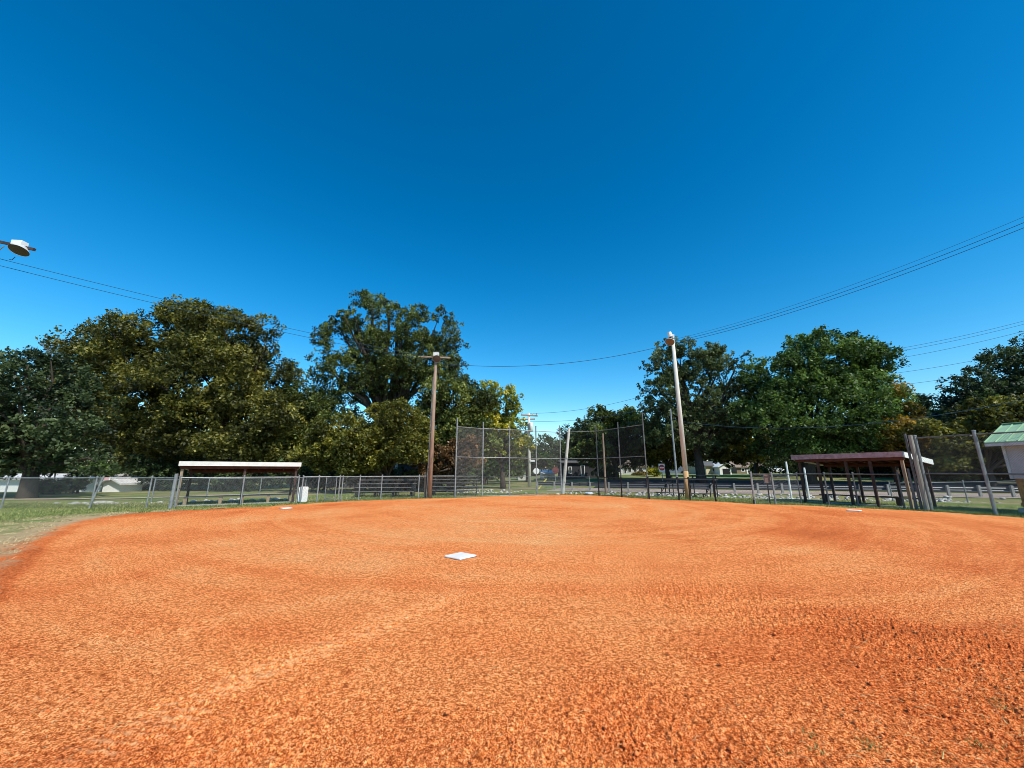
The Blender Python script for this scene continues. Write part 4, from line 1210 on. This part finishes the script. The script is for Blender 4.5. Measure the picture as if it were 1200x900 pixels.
# ------------------------------------------------------------------ houses
def house(name, label, px0, px1, Y, yeave, yridge, wallm, roofm, windows=(), door=None, yb=None, gable='side', depth=7.0, over=.35, rz=0.0, chimney=False):
    c0, c1 = wp(px0, 556, Y), wp(px1, 556, Y); x0, x1 = c0.x, c1.x; zb = gz((x0 + x1) / 2, Y) - .05
    ze = wp((px0 + px1) / 2, yeave, Y).z; zr = wp((px0 + px1) / 2, yridge, Y).z
    Wd = x1 - x0
    root = thing(name, label, 'house' if name == 'house' else 'building', (x0, Y, zb))
    m = MB(); y0, y1 = Y, Y + depth
    if gable == 'side':   # ridge parallel to the front
        ym = (y0 + y1) / 2
        m.v = [(x0, y0, zb), (x1, y0, zb), (x1, y1, zb), (x0, y1, zb), (x0, y0, ze), (x1, y0, ze), (x1, y1, ze), (x0, y1, ze), (x0, ym, zr - .1), (x1, ym, zr - .1)]
        m.f = [(0, 1, 5, 4), (1, 2, 6, 9, 5), (2, 3, 7, 6), (3, 0, 4, 8, 7)]
        r_ = MB()
        sl = (zr - ze) / (depth / 2); o = over
        a, b, cc = (y0 - o, ze - sl * o), (ym, zr), (y1 + o, ze - sl * o)
        for (ya, za), (yb_, zb_) in ((a, b), (b, cc)):
            q = [(x0 - o, ya, za), (x1 + o, ya, za), (x1 + o, yb_, zb_), (x0 - o, yb_, zb_)]
            bi = len(r_.v); r_.v += q + [(x, y, z + .14) for x, y, z in q]
            r_.f += [(bi, bi + 3, bi + 2, bi + 1), (bi + 4, bi + 5, bi + 6, bi + 7)] + [(bi + k, bi + (k + 1) % 4, bi + 4 + (k + 1) % 4, bi + 4 + k) for k in range(4)]
    else:
        xm = (x0 + x1) / 2
        m.v = [(x0, y0, zb), (x1, y0, zb), (x1, y1, zb), (x0, y1, zb), (x0, y0, ze), (x1, y0, ze), (x1, y1, ze), (x0, y1, ze), (xm, y0, zr - .1), (xm, y1, zr - .1)]
        m.f = [(0, 1, 5, 8, 4), (1, 2, 6, 5), (2, 3, 7, 9, 6), (3, 0, 4, 7)]
        r_ = MB(); sl = (zr - ze) / (Wd / 2); o = over
        a, b, cc = (x0 - o, ze - sl * o), (xm, zr), (x1 + o, ze - sl * o)
        for (xa, za), (xb, zb_) in ((a, b), (b, cc)):
            q = [(xa, y0 - o, za), (xb, y0 - o, zb_), (xb, y1 + o, zb_), (xa, y1 + o, za)]
            bi = len(r_.v); r_.v += q + [(x, y, z + .14) for x, y, z in q]
            r_.f += [(bi, bi + 3, bi + 2, bi + 1), (bi + 4, bi + 5, bi + 6, bi + 7)] + [(bi + k, bi + (k + 1) % 4, bi + 4 + (k + 1) % 4, bi + 4 + k) for k in range(4)]
    m.build('wall', wallm, root)
    rf_ = r_.build('roof', roofm, root)
    if chimney:
        MB().box((x0 + Wd * .3, Y + depth * .5, zr + .3), (.6, .6, 1.2)).build('chimney', TANB, rf_)
    H = ze - zb
    for (fx, fw, fz, fh) in windows:
        cx = x0 + Wd * fx; w_ = Wd * fw; cz = zb + H * fz; h_ = H * fh
        win = MB()
        for sx_ in (-1, 1): win.box((cx + sx_ * w_ / 2, Y - .03, cz), (.09, .08, h_ + .1))
        for sz_ in (-1, 1): win.box((cx, Y - .028, cz + sz_ * h_ / 2), (w_ - .09, .076, .09))
        wo = win.build('window', WHITE, root)
        MB().box((cx, Y - .012, cz), (w_ - .05, .02, h_ - .05)).build('pane', DARKGLASS, wo)
    if door:
        fx, fw, fh, dm = door
        do = MB().box((x0 + Wd * fx, Y - .03, zb + H * fh / 2), (Wd * fw, .05, H * fh)).build('door', dm, root)
        MB().box((x0 + Wd * (fx + fw * .38), Y - .07, zb + H * fh * .5), (.06, .04, .1)).build('handle', GALV, do)
    return root


WSH = mat('shade_dimmed_white_siding', (.66, .66, .64), .8, noise=.15)  # white siding toned down, the shade around the houses put into its colour
house('house', 'white house with a row of tall windows and tan roof behind the backstop', 713, 758, 72, 546.5, 539.5, WSH, SHING,
      [(.12, .09, .55, .6), (.30, .09, .55, .6), (.56, .09, .6, .55), (.70, .09, .6, .55), (.84, .09, .6, .55), (.44, .06, .5, .6)], chimney=False)
house('building', 'long dark grey shed with pale eaves behind the right wing of the backstop', 660, 702, 60, 542.5, 540, mat('dark_shed_boards', (.045, .045, .05), .8, noise=.4), SHINGG,
      [(.55, .10, .55, .6), (.2, .08, .55, .4)])
house('house', 'slate-blue sided house in the shade behind the road sign', 759, 804, 78, 542, 536, SLATEB, SHINGG, [(.35, .10, .55, .4), (.7, .1, .55, .4)], chimney=True)
house('house', 'cream house with white garage, right of the black tree trunk', 828, 846, 70, 546, 541, CREAM, SHINGG, [(.5, .2, .55, .4)], (.85, .12, .75, WHITE))
house('building', 'white gabled carport with a painted dark opening beside the cream house', 844, 858, 68, 546.5, 542.5, WHITE, WHITE, [], (.55, .6, .72, mat('painted_dark_opening', (.015, .015, .018), .9)), gable='front', depth=6)  # near-black panel paints the shade inside the opening onto a closed wall
house('house', 'tan brick house with brown roof behind the gate posts', 864, 900, 74, 547, 537.5, TANB, SHING, [(.2, .1, .55, .4), (.5, .16, .55, .4), (.8, .1, .55, .4)], (.35, .07, .7, WHITE))
house('house', 'pale house glimpsed under the roof of the right dugout', 955, 990, 76, 548, 543, WSH, SHINGG, [(.3, .1, .55, .4), (.7, .1, .55, .4)])
house('building', 'long low white building behind the trees on the far left', -30, 122, 33.5, 561, 557, WHITE, WHITED, [(.15, .03, .5, .3)], (.52, .03, .75, WHITED), depth=3.0)
house('building', 'white gabled shed right of the long low white building', 124, 144, 33, 566, 561, WHITE, WHITED, [], gable='front', depth=2.0)
house('house', 'dark porched house with white columns behind the left bleachers', 405, 486, 42, 541, 526, mat('shaded_grey_siding', (.09, .09, .10), .8, noise=.2), SHINGG,
      [(.2, .07, .5, .5), (.72, .07, .5, .5)], (.52, .06, .75, DARKPL), depth=6)
pc = thing('porch_columns', 'pair of white porch columns with step rail, above the left bleachers', 'porch', wp(446, 570, 38.5))
for px in (443.5, 449.5, 463):
    c = wp(px, 570, 38.4)
    MB().tube([(c.x, 38.4, 0), (c.x, 38.4, wp(px, 541, 38.4).z)], [.16, .13], 10).build('column', WHITE, pc)
house('building', 'white outbuilding in the distance right of the utility pole', 636, 650, 74, 555, 551, WHITE, WHITED, [(.5, .2, .5, .4)])
house('building', 'small pale distant building left of the utility pole', 607, 617, 78, 554, 551.5, WSH, SHINGG, [(.5, .2, .5, .4)])


# hut on posts at the right frame edge
Hd = Vector((.25, -.97, 0)).normalized(); Hn = Vector((.97, .25, 0)).normalized()   # along the front; away from the field
H0 = Vector((20.60, 16.28, 0))
root = thing('hut', 'raised white boarded hut with green metal roof on timber posts', 'hut', H0, math.atan2(Hd.y, Hd.x))


def HW(a, b, z): return H0 + Hd * a + Hn * b + Vector((0, 0, z))


HL, HD_, zf0, ze_, zr_ = 3.4, 2.5, 1.33, 2.84, 3.62
SID = mat('white_lap_siding', (0.60, 0.56, 0.60), .75, noise=.2, nscale=3)
m = MB()   # lap siding boards on front and left end
nb = 11
for k in range(nb):
    z = zf0 + (ze_ - zf0) * (k + .5) / nb; hgt = (ze_ - zf0) / nb
    m.bar(HW(0.05, .012 - .012 * 0, z), HW(HL, .012, z), .03, hgt - .012)
    m.bar(HW(.012, .06, z), HW(.012, HD_, z), .03, hgt - .012)
m.build('siding', SID, root)
m = MB(); cpt = HW(HL / 2 + .01, HD_ / 2 + .01, (zf0 + ze_) / 2); m.box(cpt, (HL - .03, HD_ - .03, ze_ - zf0 - .01), rz=math.atan2(Hd.y, Hd.x)); m.build('wall', WHITED, root)
for a, b in ((0, 0), (HL, 0), (0, HD_)):
    p = HW(a, b, (zf0 + ze_) / 2); MB().box(p, (.09, .09, ze_ - zf0 + .02), rz=math.atan2(Hd.y, Hd.x)).build('corner_board', WHITED, root)
# gable roof, ridge along the front
o_ = .36
E = [HW(-o_, -o_, ze_ - .06), HW(HL + o_, -o_, ze_ - .06), HW(HL + o_, HD_ + o_, ze_ - .06), HW(-o_, HD_ + o_, ze_ - .06)]
Rg_ = [HW(-o_, HD_ / 2, zr_), HW(HL + o_, HD_ / 2, zr_)]
m = MB(); up_ = Vector((0, 0, .04))
m.v = [tuple(p) for p in E + Rg_] + [tuple(p + up_) for p in E + Rg_]
m.f = [(0, 4, 5, 1), (3, 2, 5, 4), (6, 7, 11, 10), (9, 10, 11, 8), (0, 1, 7, 6), (2, 3, 9, 8), (0, 6, 10, 4), (4, 10, 9, 3), (1, 5, 11, 7), (5, 2, 8, 11)]
for k in range(14):
    f = k / 13
    a = E[0].lerp(E[1], f); b = Rg_[0].lerp(Rg_[1], f); m.bar(a + Vector((0, 0, .055)), b + Vector((0, 0, .055)), .03, .03)
    a = E[3].lerp(E[2], f); m.bar(a + Vector((0, 0, .055)), b + Vector((0, 0, .055)), .03, .03)
m.bar(Rg_[0] + Vector((0, 0, .05)), Rg_[1] + Vector((0, 0, .05)), .22, .03)
rf_ = m.build('roof', GREENM, root)
m = MB(); m.v = [tuple(HW(.005 + q, bb, z)) for q in (0, HL - .01) for bb, z in ((0.02, ze_ - .02), (HD_ - .02, ze_ - .02), (HD_ / 2, zr_ - .03))]
m.f = [(0, 1, 2), (3, 5, 4)]; m.build('gable', SID, root)
m = MB()
for a, b in ((0, 1), (3, 2)): m.bar(E[a] + Vector((0, 0, -.07)), E[b] + Vector((0, 0, -.07)), .04, .12)
m.build('eave_board', WHITED, root)
for a, b in ((.12, .12), (HL * .5, .12), (HL - .1, .12), (.12, HD_ - .1), (HL - .1, HD_ - .1)):
    p = HW(a, b, 0); MB().box((p.x, p.y, zf0 / 2 + .08), (.13, .13, zf0 - .10), rz=.3).build('leg', LUMBER, root)
    MB().box((p.x, p.y, .06), (.36, .36, .2), rz=.3).build('footing', CONC, root)
m = MB(); m.bar(HW(.12, .05, zf0 - .06), HW(HL, .05, zf0 - .06), .05, .14); m.bar(HW(.05, .12, zf0 - .06), HW(.05, HD_, zf0 - .06), .05, .14)
m.build('beam', LUMBER, root)
m = MB(); m.bar(HW(.18, .04, .25), HW(HL * .45, .04, zf0 - .15), .045, .10); m.bar(HW(HL * .45, .0, .25), HW(.2, .0, zf0 - .15), .045, .10); m.bar(HW(0, .1, .3), HW(HL, .1, .3), .05, .14)
m.build('brace', LUMBER, root)
m = MB(); m.box(HW(HL * .32, -.018, zf0 + .72), (.62, .02, 1.1), rz=math.atan2(Hd.y, Hd.x)); m.build('shutter', mat('greyed_panel', (.55, .52, .54), .8, noise=.25), root)


# ------------------------------------------------------------------ parked cars
def car(label, px, Y, yaw, body, L=4.4, W=1.75, H=1.45):
    c = wp(px, 556, Y); z0 = gz(c.x, Y); root = thing('parked_car', label, 'car', (c.x, Y, z0), yaw)
    R = Matrix.Rotation(yaw, 3, 'Z'); O_ = Vector((c.x, Y, z0))
    prof = [(-L / 2, .35), (-L / 2 + .05, .75), (-L / 2 + .5, .88), (-L * .25, .95), (-L * .12, H - .03), (L * .02, H), (L * .18, H - .06), (L * .36, .98), (L / 2 - .08, .9), (L / 2, .6), (L / 2 - .02, .3)]
    m = MB(); n = len(prof)
    for sgn in (-1, 1):
        for x, z in prof:
            k = .84 if z > 1.05 else 1.0
            m.v.append(tuple(O_ + R @ Vector((x, sgn * W / 2 * k, z))))
    m.f = [(k, (k + 1) % n, n + (k + 1) % n, n + k) for k in range(n)] + [tuple(range(n - 1, -1, -1)), tuple(range(n, 2 * n))]
    m.build('body', body, root)
    m = MB()
    for sgn in (-1, 1):
        q = [(-L * .21, 1.0), (-L * .11, H - .10), (L * .03, H - .07), (L * .17, H - .12), (L * .31, 1.0)]
        m.poly([O_ + R @ Vector((x, sgn * (W / 2 * (1.0 if z < 1.02 else .86) + .012), z)) for x, z in q])
    m.build('side_glass', DARKGLASS, root)
    for x in (-L * .31, L * .31):
        for sgn in (-1, 1):
            wc = O_ + R @ Vector((x, sgn * (W / 2 - .08), .33))
            wh = MB().lathe([(0, -.1), (.31, -.1), (.33, -.06), (.33, .06), (.31, .1), (0, .1)], wc, R @ Vector((0, 1, 0)), 16).build('wheel', RUBBER, root)
            MB().lathe([(.2, -.115), (.2, .115)], wc, R @ Vector((0, 1, 0)), 12).build('rim', GALV, wh)
    return root


car('white parked car, partly hidden by the brown notice board', 909, 78, .1, CARW)
car('silver grey parked car left of the white one', 894, 80, .15, CARG)
car('white parked car under the roof line of the right dugout', 1001, 74, .1, CARW)


# ------------------------------------------------------------------ grass blades (stuff)
def blades(name, pts, h, wdt, cols, label, seed, lean=.5):
    rg = np.random.default_rng(seed); P = np.array(pts); n = len(P)
    a = rg.uniform(0, 2 * PI, n); hh = h * rg.uniform(.5, 1.3, n); ww = wdt * rg.uniform(.6, 1.3, n)
    le = rg.normal(size=(n, 2)) * lean * hh[:, None]
    sx_ = np.cos(a) * ww / 2; sy_ = np.sin(a) * ww / 2
    V = np.stack([np.stack([P[:, 0] - sx_, P[:, 1] - sy_, P[:, 2]], 1), np.stack([P[:, 0] + sx_, P[:, 1] + sy_, P[:, 2]], 1),
                  np.stack([P[:, 0] + le[:, 0], P[:, 1] + le[:, 1], P[:, 2] + hh], 1)], 1).reshape(-1, 3)
    F = np.arange(3 * n).reshape(n, 3)
    key = 'blade_%s' % (str(cols))
    if key not in MATS: MATS[key] = leaf_mat('grass_blades', *cols)
    o = fast_mesh(name, V, F, MATS[key], {'tint': np.repeat(rg.uniform(0, 1, n), 3)})
    return tag(o, label, 'grass', kind='stuff')


GC = ((0.07, 0.10, 0.025), (0.18, 0.235, 0.06), (0.46, 0.43, 0.18))
DC = ((0.20, 0.15, 0.07), (0.45, 0.35, 0.18), (0.75, 0.63, 0.38))
rg = np.random.default_rng(77)
pts = []
th = rg.uniform(et[4] - .25, et[-6] + .1, 90000)
rad = np.interp(th, ot, orr) + np.abs(rg.normal(size=90000)) * 2.6 - .12
for t_, r_2 in zip(th, rad):
    x, y = r_2 * math.sin(t_), r_2 * math.cos(t_)
    if rail_d(x, y) > -5.5: continue
    pts.append((x, y, gz(x, y) - .01))
blades('grass', pts, .085, .022, GC, 'short green grass growing around the edge of the clay', 78)
pts = []
for _ in range(26000):   # left fence foot, taller and drier
    x = rg.uniform(-34, -15.5); y = yl + rg.normal() * .9 + 1.2
    pts.append((x, y, gz(x, y) - .01))
for a, b in zip(fl[:-1], fl[1:]):
    for _ in range(900):
        q = a.lerp(b, rg.uniform()); pts.append((q.x + rg.normal() * .06, q.y + rg.normal() * .06, -.01))
blades('weeds', pts, .085, .022, GC, 'rank grass and weeds along the foot of the left fence', 79)
# worn turf, left of the clay
pts = []
for _ in range(42000):
    t_ = rg.uniform(et[4] - .35, -.62); a0_ = float(np.interp(t_, et, er)); a1_ = float(np.interp(t_, ot, orr))
    f = rg.uniform(.15, 1.05) ** .8; r_2 = a0_ + (a1_ - a0_) * f; x, y = r_2 * math.sin(t_), r_2 * math.cos(t_)
    if vn(np.array([x / .6]), np.array([y / .6]), 81)[0] < .42: continue
    pts.append((x, y, .0))
blades('thatch', pts, .045, .02, DC, 'thin dry straw-coloured turf at the left edge of the clay', 80, 1.2)
# tufts and straws in the right foreground
pts, dpts = [], []
for (cx, cy, n, sp) in ((1172, 826, 60, .05), (1180, 835, 50, .05), (948, 863, 34, .025), (1018, 878, 60, .035), (1146, 877, 55, .03), (1187, 858, 80, .06), (1195, 890, 90, .08),
                        (1100, 888, 30, .05), (958, 885, 30, .03), (920, 886, 20, .03), (1105, 745, 26, .05), (1195, 740, 40, .09), (1178, 742, 30, .05), (1190, 800, 30, .06)):
    c = gp(cx, cy)
    for _ in range(n): pts.append((c.x + rg.normal() * sp, c.y + rg.normal() * sp, .008))
blades('grass_tufts', pts, .028, .006, GC, 'tiny green tufts sprouting from the clay in the right foreground', 82, .9)
m = MB(); rs = random.Random(5)
for _ in range(330):
    cx = 600 + 640 * rs.random() ** .55; cy = rs.uniform(640, 915)
    c = gp(cx, cy); a = rs.uniform(0, PI); L_ = rs.uniform(.01, .04)
    if rs.random() < .55 and cx < 980: continue
    d = Vector((math.cos(a), math.sin(a), 0)) * L_; k = Vector((-d.y, d.x, 0)) * rs.uniform(-.3, .3)
    z = .022
    m.tube([(c.x - d.x, c.y - d.y, z), (c.x + k.x, c.y + k.y, z + .006), (c.x + d.x, c.y + d.y, z)], .0014, 4)
for _ in range(150):
    cx = rs.uniform(-30, 620); cy = rs.uniform(680, 910); c = gp(cx, cy); a = rs.uniform(0, PI); L_ = rs.uniform(.008, .025)
    d = Vector((math.cos(a), math.sin(a), 0)) * L_
    m.tube([(c.x - d.x, c.y - d.y, .02), (c.x, c.y, .028), (c.x + d.x, c.y + d.y, .02)], .0014, 4)
tag(m.build('straws', mat('dry_straw', (.72, .50, .24), .8, noise=.2)), 'bits of dry straw lying loose on the clay', 'straw', kind='stuff')

# loose clods of clay, mostly in the right foreground
pts = []; rs = random.Random(9)
for _ in range(5200):
    cx = rs.uniform(-40, 1240); cy = rs.uniform(690, 915)
    if rs.random() > .12 + .88 * max(0, (cx - 500) / 700) * max(0, min(1, (cy - 660) / 130)): continue
    c = gp(cx, cy)
    if vn(np.array([c.x / .35]), np.array([c.y / .35]), 91)[0] < .35: continue
    pts.append((c.x, c.y, .022))
CLOD = mat('clay_clod', (0.95, 0.29, 0.09), .95, col2=(0.75, 0.19, 0.04), nscale=12, bump=.6, bscale=90)
rocks('clods', pts[::4], .008, .020, 'small loose crumbs of orange clay scattered over the foreground', 92, CLOD, 'clods')
rocks('clods', pts[1::18], .016, .028, 'larger broken lumps of orange clay in the right foreground', 93, CLOD, 'clods')
